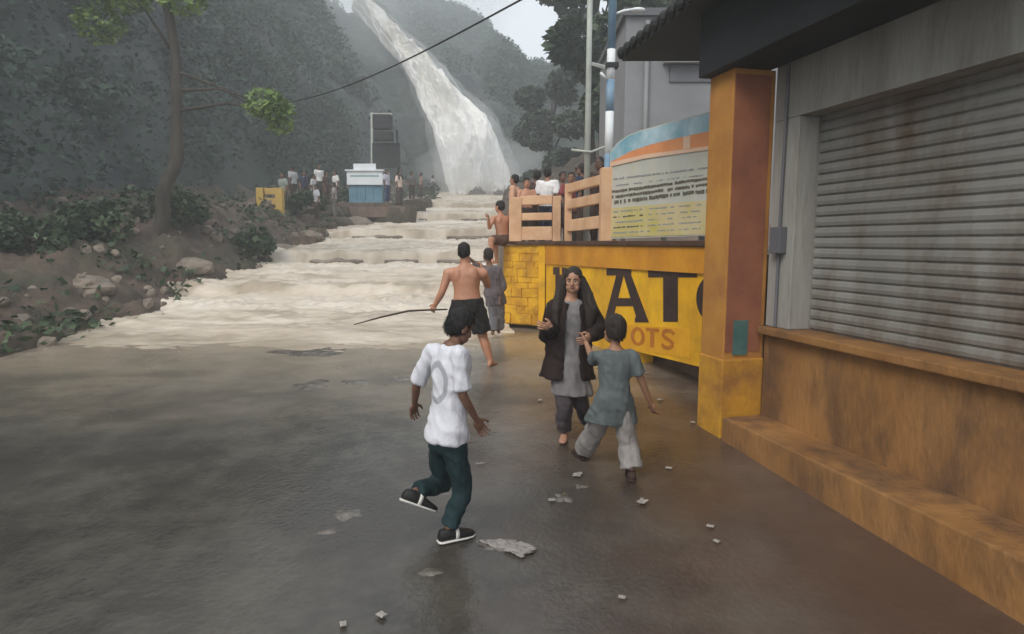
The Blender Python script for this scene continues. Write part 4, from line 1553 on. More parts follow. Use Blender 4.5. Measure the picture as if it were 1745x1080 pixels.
            for t, hw, hd in ((-0.16, 0.10, 0.08), (-0.08, 0.155, 0.112), (0.05, 0.166, 0.118), (cl.get('top', 0.2), 0.152, 0.108)):
                rs.append(ell_ring(tor(t), L, Fv, (hw * sb + e) * belly ** 0.5, (hd * sb + e) * belly, 20, 2.3))
            g.rings(rs)
            ln = cl.get('len', 2.0)       # 1 = knee, 2 = ankle
            ext = cl.get('wide', 0.0) * s
            for sd in 'LR':
                hp, kn, an = J['hip' + sd], J['kn' + sd], J['an' + sd]
                e1_ = hp.lerp(kn, min(1, ln))
                g.tube([hp + (hp - kn).normalized() * 0.05, hp, hp.lerp(e1_, 0.5), e1_], [0.07 * sb, 0.092 * sb + e, 0.080 * sb + e + ext * 0.4, 0.064 * sb + e + ext * 0.7 + (0.02 * s if ln <= 1 else 0)], 16)
                if ln > 1:
                    e2_ = kn.lerp(an, ln - 1)
                    g.capsule(hp.lerp(kn, 0.8), kn, 0.062 * sb + e + ext * 0.7, 0.060 * sb + e + ext * 0.7)
                    g.tube([kn, kn.lerp(e2_, 0.4), e2_], [0.062 * sb + e + ext * 0.7, 0.060 * sb + e + ext * 0.85, 0.052 * sb + e + ext], 16)
            me = remesh(g, vx, 1, k, cl.get('wr', 0.012) * s, 12, (1, 1, 0.3))
            link(cl.get('name', k), me, cl['mat'], root)
        elif k == 'skirt':
            g = Geo()
            rs = []
            for q in range(9):
                t = q / 8
                c_ = tor(0.22).lerp(Vector(((J['anL'].x + J['anR'].x) / 2, (J['anL'].y + J['anR'].y) / 2, cl['hem'] - bs.z)), t)
                rs.append(ell_ring(c_, L, Fv, lerp(0.15 * sb + e, cl.get('hw', 0.2) * s, t ** 0.7), lerp(0.11 * sb + e, cl.get('hd', 0.17) * s, t ** 0.7), 44, 2.2, 0.06 * t, 8, 0.3 * q))
            g.rings(rs)
            me = remesh(g, vx, 1, k, 0.008 * s, 9)
            link(cl.get('name', k), me, cl['mat'], root)
        elif k == 'coat':     # open-fronted shawl / coat: C-shaped shell with thickness
            gap = cl.get('gap', 0.55)
            g = Geo()
            n = 34
            hem = cl['hem'] - bs.z
            outs = []
            for q in range(12):
                t = q / 11
                zz_ = lerp(0.93, 0.0, min(1, t / 0.55)) if t < 0.55 else None
                if t < 0.55:
                    c_ = tor(zz_)
                    hw = interp([(0, 0.10), (0.15, 0.185), (0.4, 0.19), (0.55, 0.195)], t) * sb + e
                    hd = interp([(0, 0.085), (0.15, 0.125), (0.55, 0.14)], t) * sb + e
                else:
                    k2 = (t - 0.55) / 0.45
                    c_ = tor(0).lerp(Vector((pel.x, pel.y, hem)), k2)
                    hw = lerp(0.195 * sb + e, cl.get('hw', 0.27) * s, k2)
                    hd = lerp(0.14 * sb + e, cl.get('hd', 0.2) * s, k2)
                ro, ri = [], []
                for m in range(n):
                    a = math.pi / 2 + gap + (2 * math.pi - 2 * gap) * m / (n - 1)
                    f_ = 1 + 0.05 * t * math.sin(7 * a + 0.4 * q)
                    d_ = L * (hw * math.cos(a) * f_) + Fv * (hd * math.sin(a) * f_)
                    ro.append(c_ + d_)
                    ri.append(c_ + d_ * 0.9)
                outs.append(ro + ri[::-1])
            g.rings(outs)
            for sd in 'LR':
                sh, el, wr = J['sh' + sd], J['el' + sd], J['wr' + sd]
                g.capsule(tor(0.84).lerp(sh, 0.5), sh, 0.060 * sb + e, 0.056 * sb + e * 0.8)
                g.tube([sh, sh.lerp(el, 0.5), el], [0.057 * sb + e * 0.8, 0.052 * sb + e * 0.8, 0.048 * sb + e], 14)
                e2_ = el.lerp(wr, cl.get('fore', 0.75))
                g.capsule(el, e2_, 0.047 * sb + e, 0.042 * sb + e)
            me = remesh(g, vx, 1, k, 0.012 * s, 9)
            link(cl.get('name', 'coat'), me, cl['mat'], root)
        elif k == 'shoes':
            for sd in 'LR':
                a0, td, sole, sidev = J['foot' + sd]
                g = Geo()
                rs = []
                for t, hw, hh, dz in ((-0.075, 0.022, 0.022, -0.014), (-0.06, 0.038, 0.042, -0.002), (0.0, 0.042, 0.050, 0.006), (0.06, 0.045, 0.042, -0.004), (0.12, 0.050, 0.030, -0.016), (0.175, 0.044, 0.022, -0.024), (0.205, 0.022, 0.014, -0.028)):
                    rs.append(ell_ring(a0 + td * t * s + sole * dz * s, sidev, sole, hw * s, hh * s, 14, 2.6))
                g.rings(rs)
                so = part('shoe', g, cl['mat'], root, True)
                g = Geo()
                rs = []
                for t, hw in ((-0.08, 0.025), (-0.06, 0.043), (0.0, 0.046), (0.06, 0.048), (0.12, 0.054), (0.18, 0.047), (0.212, 0.022)):
                    c_ = a0 + td * t * s - sole * 0.043 * s
                    rs.append(ell_ring(c_, sidev, sole, hw * s, 0.009 * s, 12, 3))
                g.rings(rs)
                part('sole', g, cl['sole'], so, True)
                if cl.get('strap'):
                    g = Geo()
                    c_ = a0 + td * 0.055 * s
                    g.rings([ell_ring(c_ + td * q * s, sidev, sole, 0.050 * s, 0.046 * s - q * 0.1 * s, 14, 2.6) for q in (-0.012, 0.014)])
                    part('strap', g, cl['strap'], so, True)
    # ---- hair
    if hair:
        g = Geo()
        E = lambda x, y, z, a, b, d: g.ellipsoid(P_(x, y, z), hX * a * hs_, hY * b * hs_, hZ * d * hs_)
        E(0, -0.022, 0.044, 0.083, 0.096, 0.086)
        E(0, -0.050, 0.000, 0.076, 0.066, 0.080)
        for sg in (-1, 1):
            E(sg * 0.058, -0.030, 0.005, 0.026, 0.050, 0.060)
        if hair.get('long'):
            ln = hair['long']
            for q in range(13):
                a = lerp(-1, 1, q / 12)
                x0 = a * 0.070
                y0 = -0.062 * (1 - a * a) - 0.022
                st = P_(x0, y0, 0.035)
                m1 = P_(a * 0.128, y0 - 0.015 + (0.035 if abs(a) > 0.8 else 0), -0.09)
                sgn = 1 if hX.dot(L) > 0 else -1
                e_ = J['neck'] + L * (sgn * a * 0.165 * sb) - Fv * (0.115 * sb * (1 - a * a) - (0.13 * sb if abs(a) > 0.8 else 0.0)) - Vector((0, 0, ln * (0.8 + 0.3 * abs(math.sin(q * 2.3)))))
                m2 = m1.lerp(e_, 0.5) + L * sgn * a * 0.03 + Fv * (0.035 if abs(a) > 0.8 else 0)
                g.tube([st, m1, m2, e_], [0.032 * hs_, 0.040 * hs_, 0.044 * hs_, 0.014 * hs_], 8)
        me = remesh(g, max(0.007, voxel * 0.6), 1, 'hair', 0.006 * hs_, 26, (1, 1, 0.4))
        if voxel < 0.0135:
            rg_ = np.random.default_rng(len(me.vertices))
            co = np.array([v.co for v in me.vertices]); nr = np.array([n_.vector for n_ in me.vertex_normals])
            pick = rg_.integers(0, len(co), 1500)
            gt = Geo()
            dn = np.array(hZ) * -1.0
            for i_ in pick:
                p_, n_ = co[i_], nr[i_]
                d_ = dn * 0.9 + n_ * 0.14 + rg_.normal(size=3) * 0.16 - np.array(hY) * 0.3
                d_ /= np.linalg.norm(d_)
                w_ = np.cross(d_, n_); w_ /= (np.linalg.norm(w_) + 1e-6)
                l_ = (0.012 + 0.011 * rg_.random()) * hs_
                gt.add([p_ - n_ * 0.004 - w_ * 0.003, p_ - n_ * 0.004 + w_ * 0.003, p_ + d_ * l_ + w_ * 0.0008, p_ + d_ * l_ - w_ * 0.0008], [(0, 1, 2, 3)])
            append_geo(me, gt)
        link('hair', me, hair['mat'], root)
    return root


def pixpose(Y0, tab):
    """joints given as photo pixel + depth offset, into world space"""
    return {k: atY(v[0], v[1], Y0 + (v[2] if len(v) > 2 else 0)) for k, v in tab.items()}


def foot_at(J, sd, lift=0.07):
    """set the ankle on the ground slope"""
    a = J['an' + sd]
    a.z = G * a.y + lift


# --- boy in white shirt
M['white_shirt'] = cloth('white_shirt', (0.60, 0.60, 0.64), 0.08)
M['teal_trousers'] = cloth('teal_trousers', (0.016, 0.034, 0.038), 0.3)
M['shoe_black'] = cloth('shoe_black', (0.018, 0.016, 0.016), 0.3, 0.5)
M['shoe_white'] = cloth('shoe_white', (0.62, 0.60, 0.56), 0.1, 0.6)
Y1 = 3.82
J = pixpose(Y1, dict(head=(785, 557, 0.10), neck=(770, 584, 0.03), pelvis=(762, 744, 0.0), shL=(737, 600, 0.10), shR=(783, 604, -0.08), elL=(710, 655, 0.18), wrL=(706, 690, 0.30),
                     elR=(788, 672, -0.10), wrR=(813, 717, 0.02), hipL=(750, 752, 0.06), hipR=(774, 752, -0.05), knL=(757, 822, 0.26), anL=(706, 838, 0.02), knR=(789, 836, 0.02), anR=(764, 917, -0.04)))
foot_at(J, 'R', 0.080)
boyA = person('boy in white number shirt and dark trousers walking through shallow water', (J['pelvis'].x, Y1, G * Y1), J, 1.50, (0.72, 0.70, 0), (0.8, 0.6, -0.55), M['skin_dark'],
              [dict(type='trousers', mat=M['teal_trousers'], ease=0.012, len=1.93, wide=0.012, top=0.14),
               dict(type='shirt', mat=M['white_shirt'], ease=0.017, t0=-0.1, sleeve=0.9, flare=0.05, name='shirt', wr=0.013),
               dict(type='shoes', mat=M['shoe_black'], sole=M['shoe_white'], strap=M['shoe_white'])],
              dict(mat=M['hair']), 0.0095, toes={'R': (0.86, 0.5, -0.02), 'L': (0.84, 0.25, -0.42), 'nL': (-0.3, 0.1, 0.9)}, head_up=(0.45, 0.25, 0.85),
              hands={'L': {'side': (0.5, 0.6, 0)}, 'R': {'side': (0.7, 0.6, 0)}}, bulk=0.84)
# grey ring number and coloured yoke printed on the shirt (flat print in the shirt's own material)
def shirt_print(ob, centre, across, rx, ry):
    m = M['white_shirt']
    t = m.node_tree
    b = t.nodes['Principled BSDF']
    src = b.inputs['Base Color'].links[0].from_socket
    tc = [n for n in t.nodes if n.type == 'TEX_COORD'][0]
    def dot(vec, add):
        n = t.nodes.new('ShaderNodeVectorMath'); n.operation = 'DOT_PRODUCT'
        n.inputs[1].default_value = vec
        sub = t.nodes.new('ShaderNodeVectorMath'); sub.operation = 'SUBTRACT'
        sub.inputs[1].default_value = centre
        t.links.new(tc.outputs['Object'], sub.inputs[0])
        t.links.new(sub.outputs[0], n.inputs[0])
        mu = t.nodes.new('ShaderNodeMath'); mu.operation = 'MULTIPLY'; mu.inputs[1].default_value = add
        t.links.new(n.outputs['Value'], mu.inputs[0])
        pw = t.nodes.new('ShaderNodeMath'); pw.operation = 'POWER'; pw.inputs[1].default_value = 2
        ab = t.nodes.new('ShaderNodeMath'); ab.operation = 'ABSOLUTE'
        t.links.new(mu.outputs[0], ab.inputs[0])
        t.links.new(ab.outputs[0], pw.inputs[0])
        return pw, n
    a, _ = dot(across, 1 / rx)
    c_, _ = dot((0, 0, 1), 1 / ry)
    sm = t.nodes.new('ShaderNodeMath'); sm.operation = 'ADD'
    t.links.new(a.outputs[0], sm.inputs[0]); t.links.new(c_.outputs[0], sm.inputs[1])
    d1 = t.nodes.new('ShaderNodeMath'); d1.operation = 'SUBTRACT'; d1.inputs[1].default_value = 1.0
    t.links.new(sm.outputs[0], d1.inputs[0])
    ab = t.nodes.new('ShaderNodeMath'); ab.operation = 'ABSOLUTE'
    t.links.new(d1.outputs[0], ab.inputs[0])
    lt_ = t.nodes.new('ShaderNodeMapRange'); lt_.inputs[1].default_value = 0.30; lt_.inputs[2].default_value = 0.42; lt_.inputs[3].default_value = 0.55; lt_.inputs[4].default_value = 0
    t.links.new(ab.outputs[0], lt_.inputs[0])
    # only on the back half
    _, fr = dot((0.72, 0.70, 0), 1)
    bk = t.nodes.new('ShaderNodeMath'); bk.operation = 'LESS_THAN'; bk.inputs[1].default_value = 0.05
    t.links.new(fr.outputs['Value'], bk.inputs[0])
    mu = t.nodes.new('ShaderNodeMath'); mu.operation = 'MULTIPLY'
    t.links.new(lt_.outputs[0], mu.inputs[0]); t.links.new(bk.outputs[0], mu.inputs[1])
    mx = t.nodes.new('ShaderNodeMix'); mx.data_type = 'RGBA'
    t.links.new(mu.outputs[0], mx.inputs[0]); t.links.new(src, mx.inputs[6])
    mx.inputs[7].default_value = (0.13, 0.13, 0.15, 1)
    # pink yoke near the collar
    sx = t.nodes.new('ShaderNodeSeparateXYZ'); t.links.new(tc.outputs['Object'], sx.inputs[0])
    yk = t.nodes.new('ShaderNodeMapRange'); yk.inputs[1].default_value = centre[2] + 0.26; yk.inputs[2].default_value = centre[2] + 0.33; yk.inputs[3].default_value = 0; yk.inputs[4].default_value = 0.55
    t.links.new(sx.outputs[2], yk.inputs[0])
    m2 = t.nodes.new('ShaderNodeMix'); m2.data_type = 'RGBA'
    t.links.new(yk.outputs[0], m2.inputs[0]); t.links.new(mx.outputs[2], m2.inputs[6])
    m2.inputs[7].default_value = (0.70, 0.50, 0.55, 1)
    t.links.new(m2.outputs[2], b.inputs['Base Color'])


ctr = atY(742, 652, Y1 - 0.05) - Vector(boyA.location)
shirt_print(boyA, tuple(ctr), (0.70, -0.72, 0), 0.078, 0.115)

# --- shirtless man with stick
M['shorts_black'] = cloth('shorts_black', (0.022, 0.019, 0.018), 0.3)
Y2 = 8.43
J = pixpose(Y2, dict(head=(791, 429, 0.03), neck=(793, 451, 0), pelvis=(797, 523, 0), shL=(764, 466, 0), shR=(823, 466, 0), elL=(753, 498, -0.06), wrL=(741, 520, -0.02),
                     elR=(831, 486, 0.22), wrR=(822, 458, 0.42), hipL=(782, 527, 0), hipR=(812, 527, 0), knL=(775, 576, 0.12), anL=(777, 612, -0.10), knR=(823, 574, 0.05), anR=(836, 618, 0.0)))
foot_at(J, 'R'); foot_at(J, 'L')
man = person('shirtless man in black shorts seen from behind holding a stick', (J['pelvis'].x, Y2, G * Y2), J, 1.73, (0.1, 1, 0), (0.05, 1, -0.1), M['skin_pale'],
             [dict(type='shorts', mat=M['shorts_black'], ease=0.018, len=0.80, wide=0.02, top=0.20)], dict(mat=M['hair']), 0.011, toes={'R': (0.4, 0.9, 0), 'L': (0, 1, 0)},
             hands={'L': {'curl': 1.1, 'side': (-0.9, 0.4, 0.2)}, 'R': {'curl': 0.6}}, bulk=1.2, belly=1.12)
hp_ = atY(735, 529, Y2 - 0.06)
se, s2 = atY(603, 553, Y2 - 0.5), atY(762, 527, Y2 + 0.1)
g = Geo()
g.tube([se, se.lerp(hp_, 0.35) + Vector((0, 0, 0.035)), se.lerp(hp_, 0.7) + Vector((0, 0, 0.05)), hp_ + Vector((0, 0, 0.01)), s2], [0.006, 0.013, 0.014, 0.013, 0.010], 7)
tag(part('stick', g, M['wood'], None, True), 'long thin wooden stick held low by the shirtless man', 'stick')

# --- woman beyond him
M['grey_purple'] = cloth('grey_purple', (0.13, 0.11, 0.12), 0.2)
M['slate'] = cloth('slate', (0.17, 0.165, 0.18), 0.15)
Y3 = 10.6
J = pixpose(Y3, dict(head=(831, 434, 0), neck=(834, 452, 0), pelvis=(842, 502, 0), shL=(822, 460, 0), shR=(848, 461, 0.02), elL=(812, 452, -0.1), wrL=(802, 441, -0.2),
                     elR=(857, 488, 0.05), wrR=(852, 508, -0.08), hipL=(838, 505, 0), hipR=(848, 505, 0), knL=(842, 538, 0.05), anL=(840, 566, 0), knR=(852, 535, 0.1), anR=(850, 562, 0.15)))
foot_at(J, 'R'); foot_at(J, 'L')
person('person in grey wrap and slate trousers standing behind the shirtless man', (J['pelvis'].x, Y3, G * Y3), J, 1.5, (-0.5, 0.85, 0), (-0.6, 0.8, 0), M['skin_dark'],
       [dict(type='trousers', mat=M['slate'], ease=0.02, wide=0.03, len=1.95), dict(type='tunic', mat=M['grey_purple'], ease=0.03, sleeve=1.2, hem=atY(842, 520, Y3).z, hw=0.20, hd=0.17)],
       dict(mat=M['hair_brown']), 0.013)

# --- woman in dark shawl
M['skin_light'] = pmat('skin_light_brown', (0.36, 0.19, 0.12), (0.44, 0.24, 0.155), 6, 0.5, None, 0.06, 60, spec=0.35)
M['shawl'] = cloth('shawl_brown', (0.021, 0.012, 0.010), 0.3)
M['tunic_grey'] = cloth('tunic_grey', (0.20, 0.185, 0.185), 0.15)
M['legging'] = cloth('legging_plum', (0.085, 0.068, 0.075), 0.25)
M['sandal'] = cloth('sandal', (0.05, 0.03, 0.025), 0.2)
Y4 = 5.62
J = pixpose(Y4, dict(head=(977, 478, -0.03), neck=(973, 508, 0), pelvis=(968, 612, 0), shL=(943, 524, -0.02), shR=(1004, 522, 0.02), elL=(930, 570, 0.02), wrL=(938, 556, -0.24),
                     elR=(1026, 562, -0.05), wrR=(1006, 572, -0.25), hipL=(954, 618, 0), hipR=(982, 618, 0.02), knL=(962, 690, -0.12), anL=(962, 744, 0.0), knR=(990, 686, 0.0), anR=(1000, 726, 0.30)))
foot_at(J, 'R'); foot_at(J, 'L')
wom = person('long haired woman in dark brown shawl and grey tunic in front of the lettered wall', (J['pelvis'].x, Y4, G * Y4), J, 1.6, (-0.1, -1, 0), (-0.22, -0.95, -0.02), M['skin_light'],
             [dict(type='trousers', mat=M['legging'], ease=0.012, len=1.95, wide=0.006), dict(type='tunic', mat=M['tunic_grey'], ease=0.014, sleeve=0.0, hem=atY(968, 668, Y4).z, hw=0.20, hd=0.16),
              dict(type='coat', mat=M['shawl'], ease=0.030, hem=atY(968, 642, Y4).z, gap=0.36, hw=0.275, hd=0.22, fore=0.8, name='shawl')],
             dict(mat=M['hair_brown'], long=0.30), 0.0105, toes={'L': (-0.2, -1, 0), 'R': (0.1, -1, 0)},
             hands={'L': {'d': (-0.8, -0.4, 0.1), 'curl': 0.7, 'side': (0, -0.3, 1)}, 'R': {'d': (-0.8, -0.45, -0.45), 'curl': 0.5, 'side': (0, -0.2, 1)}})

# --- small boy seen from behind
M['teal_shirt'] = cloth('teal_grey_shirt', (0.105, 0.122, 0.122), 0.18)
M['pale_trousers'] = cloth('pale_trousers', (0.27, 0.25, 0.235), 0.12)
Y5 = 4.78
J = pixpose(Y5, dict(head=(1047, 562, 0.03), neck=(1049, 592, 0), pelvis=(1046, 690, 0), shL=(1021, 608, 0.02), shR=(1078, 608, -0.02), elL=(1010, 612, 0.20), wrL=(998, 582, 0.34),
                     elR=(1093, 648, -0.02), wrR=(1110, 690, 0.04), hipL=(1032, 695, 0.01), hipR=(1060, 695, -0.01), knL=(1012, 738, 0.20), anL=(993, 772, 0.36), knR=(1070, 755, 0.02), anR=(1076, 812, -0.06)))
foot_at(J, 'R'); foot_at(J, 'L', 0.075)
boyB = person('small boy in teal grey shirt and pale loose trousers seen from behind', (J['pelvis'].x, Y5, G * Y5), J, 1.34, (-0.25, 0.97, 0), (-0.35, 0.93, -0.05), M['skin'],
              [dict(type='trousers', mat=M['pale_trousers'], ease=0.008, len=1.92, wide=0.055, top=0.0), dict(type='tunic', mat=M['teal_shirt'], ease=0.022, sleeve=0.75, hem=atY(1046, 722, Y5).z, hw=0.27, hd=0.21, nf=5),
               dict(type='shoes', mat=M['sandal'], sole=M['sandal'])],
              dict(mat=M['hair_brown']), 0.0095, toes={'R': (0.1, 1, 0), 'L': (-0.4, 0.9, 0)}, headscale=1.10, bulk=0.92, hands={'R': {'side': (-0.6, 0.7, 0)}})

# --- shirtless man sitting at the end of the wall
Y6 = 12.35
J = pixpose(Y6, dict(head=(851, 352, 0), neck=(853, 366, 0), pelvis=(857, 408, 0), shL=(841, 372, -0.1), shR=(866, 372, 0.1), elL=(834, 388, -0.2), wrL=(832, 372, -0.35),
                     elR=(872, 388, 0.1), wrR=(874, 404, 0), hipL=(853, 410, -0.08), hipR=(858, 411, 0.08), knL=(836, 408, -0.25), anL=(838, 443, -0.28), knR=(842, 409, -0.05), anR=(846, 443, -0.1)))
bz = J['pelvis'].z - 0.12
person('shirtless man sitting on the end of the stone wall by the water', (J['pelvis'].x, Y6, bz), J, 1.6, (-0.9, -0.35, 0), (-0.8, 0.5, 0), M['skin_pale'],
       [dict(type='shorts', mat=cloth('shorts_brown', (0.12, 0.07, 0.05)), ease=0.015, len=0.8)], dict(mat=M['hair']), 0.014)


# --- generic standing figures
def standing(label, pos, H, facing, skin, top, bottom, lower='trousers', group=None, vox=0.02, hairm=None, arms=0, scarf=None):
    x, y, z = pos
    f = Vector((facing[0], facing[1], 0)).normalized()
    l = Vector((f.y, -f.x, 0))            # figure's own right
    P_ = lambda a, b, h: Vector((x, y, z)) + l * a * H + f * b * H + Vector((0, 0, h * H))
    J = dict(head=P_(0, 0.01, 0.935), neck=P_(0, 0, 0.84), pelvis=P_(0, 0, 0.53), shL=P_(-0.105, 0, 0.815), shR=P_(0.105, 0, 0.815),
             elL=P_(-0.13, -0.02, 0.64), wrL=P_(-0.125, 0.03, 0.50), elR=P_(0.13, -0.02, 0.64), wrR=P_(0.125, 0.03, 0.50),
             hipL=P_(-0.05, 0, 0.51), hipR=P_(0.05, 0, 0.51), knL=P_(-0.055, 0.015, 0.28), knR=P_(0.055, 0.015, 0.28), anL=P_(-0.06, -0.01, 0.045), anR=P_(0.06, -0.01, 0.045))
    if arms == 1:      # one hand raised to the head
        J['elR'] = P_(0.19, 0.05, 0.80); J['wrR'] = P_(0.10, 0.08, 0.92)
    if arms == 2:      # leaning on a rail
        for sd, sg in (('L', -1), ('R', 1)):
            J['el' + sd] = P_(sg * 0.14, 0.06, 0.68); J['wr' + sd] = P_(sg * 0.10, 0.17, 0.64)
    cl = []
    if bottom is not None:
        if lower == 'skirt':
            cl.append(dict(type='skirt', mat=bottom, hem=z + 0.05, ease=0.012))
        else:
            cl.append(dict(type=lower, mat=bottom, ease=0.014, len=1.95 if lower == 'trousers' else 0.9))
    if top is not None:
        cl.append(dict(type='shirt', mat=top, ease=0.02, t0=-0.05, sleeve=0.8))
    return person(label, pos, J, H, f, f, skin, cl, dict(mat=hairm or M['hair'], long=0.2 if scarf else 0), vox, group)


cw = cloth('crowd_white', (0.76, 0.74, 0.72), 0.06)
cp = cloth('crowd_peach', (0.62, 0.36, 0.24), 0.1)
cb = cloth('crowd_brown', (0.07, 0.045, 0.035), 0.2)
cn = cloth('crowd_navy', (0.035, 0.04, 0.07), 0.2)
cg = cloth('crowd_grey', (0.16, 0.15, 0.15), 0.2)
cr_ = cloth('crowd_red', (0.20, 0.05, 0.05), 0.2)
GR = 'crowd behind the peach railing'
for px, Y, H, fc, skn, top, bot, arm, lab in [
        (877, 13.3, 1.50, (-0.9, 0.3), M['skin'], cp, cb, 0, 'person in peach shirt at the left end of the railing crowd'),
        (897, 13.0, 1.42, (0.2, -1), M['skin_pale'], None, cb, 2, 'bare chested person leaning on the railing near its corner post'),
        (914, 13.9, 1.62, (-0.3, 1), M['skin_dark'], cb, cb, 0, 'person in dark brown shirt behind the bare chested one'),
        (932, 13.2, 1.64, (0.3, 1), M['skin'], cw, cn, 0, 'person in white shirt standing tallest at the middle railing'),
        (957, 13.6, 1.58, (0.1, -1), M['skin_dark'], cg, cb, 0, 'person in grey shirt behind the corner post of the railing'),
        (972, 12.6, 1.50, (-0.2, -1), M['skin'], cr_, cb, 2, 'person in dark red shirt behind the taller railing'),
        (990, 12.2, 1.62, (-0.9, 0.4), M['skin_dark'], cn, cb, 1, 'person in navy shirt with raised hand beside the slim pole'),
        (1019, 11.6, 1.66, (-0.6, -0.8), M['skin_dark'], cb, cb, 0, 'person in dark clothes between the two poles')]:
    x_ = (px - 872.5) / F * Y
    standing(lab, (x_, Y, 1.9 + max(0, (Y - 12.8)) * 0.05), H, fc, skn, top, bot, group=GR, arms=arm, vox=0.018)

GL = 'people on the left bank'
for px, py, Y, H, top, bot, lw, lab, sc in [
        (660, 346, 31.2, 1.62, cloth('lilac', (0.52, 0.50, 0.60)), cloth('navy_skirt', (0.04, 0.06, 0.15)), 'trousers', 'person in pale lilac shirt and navy trousers right beside the kiosk', None),
        (681, 350, 31.0, 1.66, cloth('pink_white', (0.74, 0.56, 0.50)), cloth('brown_skirt', (0.07, 0.05, 0.05)), 'skirt', 'woman in pale pink top and brown skirt standing right of the kiosk', 1),
        (501, 348, 27.0, 1.6, cloth('ash_shirt', (0.40, 0.40, 0.41)), cb, 'trousers', 'person in ash grey shirt, leftmost of the group in pale shirts', None),
        (545, 340, 31.0, 1.66, cw, cb, 'trousers', 'person in white shirt highest up in the bank group', None),
        (536, 358, 28.5, 1.6, cloth('dull_white', (0.50, 0.50, 0.50)), cn, 'trousers', 'person in dull white shirt in the middle of the bank group', None),
        (541, 378, 26.6, 1.55, cloth('white_check', (0.48, 0.49, 0.52)), cb, 'trousers', 'person in light shirt lowest of the bank group above the step', None),
        (573, 349, 30.5, 1.62, cw, cb, 'trousers', 'person in white shirt nearest the kiosk, left of it', None),
        (571, 370, 28.0, 1.5, cloth('dusk', (0.30, 0.27, 0.28)), cg, 'trousers', 'person in dusky shirt on the bank in front of the kiosk corner', None),
        (702, 341, 36.0, 1.6, cg, cb, 'trousers', 'person in dark grey right of the woman in the pink top', None),
        (718, 338, 41.0, 1.62, cloth('far_tan', (0.30, 0.22, 0.17)), cb, 'trousers', 'distant person in tan halfway between kiosk and waterfall', None),
        (520, 352, 28.8, 1.6, cn, cb, 'trousers', 'person in navy second from the left of the bank group', None),
        (484, 362, 25.2, 1.55, cloth('sage', (0.26, 0.30, 0.26)), cb, 'trousers', 'person in sage green shirt right beside the yellow railing', None),
        (557, 352, 29.6, 1.6, cb, cb, 'trousers', 'person in dark brown between the white shirts on the bank', None),
        (738, 336, 48.0, 1.62, cloth('far_grey', (0.34, 0.32, 0.33)), cb, 'trousers', 'distant person in grey by the foot of the waterfall', None)]:
    p = atY(px, py, Y)
    zz = max(p.z, gh(p.x, Y) + 0.05)
    standing(lab, (p.x, Y, p.z), H, (random.uniform(-1, 1), random.uniform(-1, 0.6)), M['skin_dark'], top, bot, lw, GL, 0.028, scarf=sc)
    if p.z > gh(p.x, Y) + 0.15:      # small rock ledge that carries the figure
        me = bpy.data.meshes.new('rock_ledge')
        bm = bmesh.new()
        bmesh.ops.create_icosphere(bm, subdivisions=3, radius=0.75)
        hgt = p.z - gh(p.x, Y) + 0.4
        for v in bm.verts:
            v.co *= 1 + 0.25 * fbm(v.co.x * 1.4 + px, v.co.y * 1.4, v.co.z * 1.4, 3)
            v.co.z = min(v.co.z, 0.45) / 0.45 * hgt * 0.5
        bm.to_mesh(me); bm.free()
        tag(link('rock_ledge', me, M['bank'], None, (p.x, Y + 0.1, p.z - hgt * 0.5)), 'rock ledge under the ' + ' '.join(lab.replace(',', '').split()[:11]), 'rock', 'rock ledges on the left bank')

# ================================================================== GROUND DETAILS
# scraps of paper and plastic on the wet ground
scr = [(920, 684, .05, 'white scrap on the ground left of the woman in the shawl'), (1125, 683, .06, 'white paper cup scrap by the drain right of the small boy'),
       (1095, 858, .075, 'flat pale scrap in front of the small boy'), (1140, 800, .05, 'small scrap right of the small boy on brown mud'),
       (1210, 900, .045, 'upper of two white scraps near the column foot'), (1221, 926, .04, 'lower of two white scraps near the column foot'),
       (984, 812, .08, 'crumpled scrap just behind the small boy'), (818, 793, .06, 'white paper strip right of the boy in white'),
       (1103, 637, .05, 'pale scrap inside the drain beside the wall'), (1180, 722, .05, 'pale scrap at the foot of the orange column'),
       (650, 1052, .05, 'pale scrap at the bottom edge of the plaza'), (585, 1068, .04, 'tiny scrap in the lower left of the plaza'),
       (1060, 1022, .035, 'tiny dark pink scrap low on the right of the plaza'), (940, 855, .05, 'scrap left of the crumpled one before the small boy')]
for k, (px, py, r, lab) in enumerate(scr):
    r *= 0.5
    p = on_ground(px, py)
    rg = random.Random(100 + k)
    nn = 7
    def sf(u, v, rg=rg, r=r, k=k):
        x, y = (u - .5) * 2 * r, (v - .5) * 1.5 * r
        if k == 7:
            x, y = x * 1.1, y * 0.22 + x * 0.25
        return (x * (1 + .3 * fbm(u * 3, v * 3, k)), y * (1 + .3 * fbm(u * 3 + 5, v * 3, k)), 0.012 + 0.35 * r * abs(fbm(u * 2.2, v * 2.2, k * 3.3)))
    me = grid_mesh('paper_scrap', nn, nn, sf, False)
    o = link('paper_scrap', me, M['paper'], None, p + Vector((0, 0, 0.006)))
    md = o.modifiers.new('t', 'SOLIDIFY'); md.thickness = 0.004
    o.rotation_euler = (0, 0, rg.uniform(0, 6))if k != 7 else (0, 0, 0)
    tag(o, lab, 'litter', 'scraps of litter on the plaza')


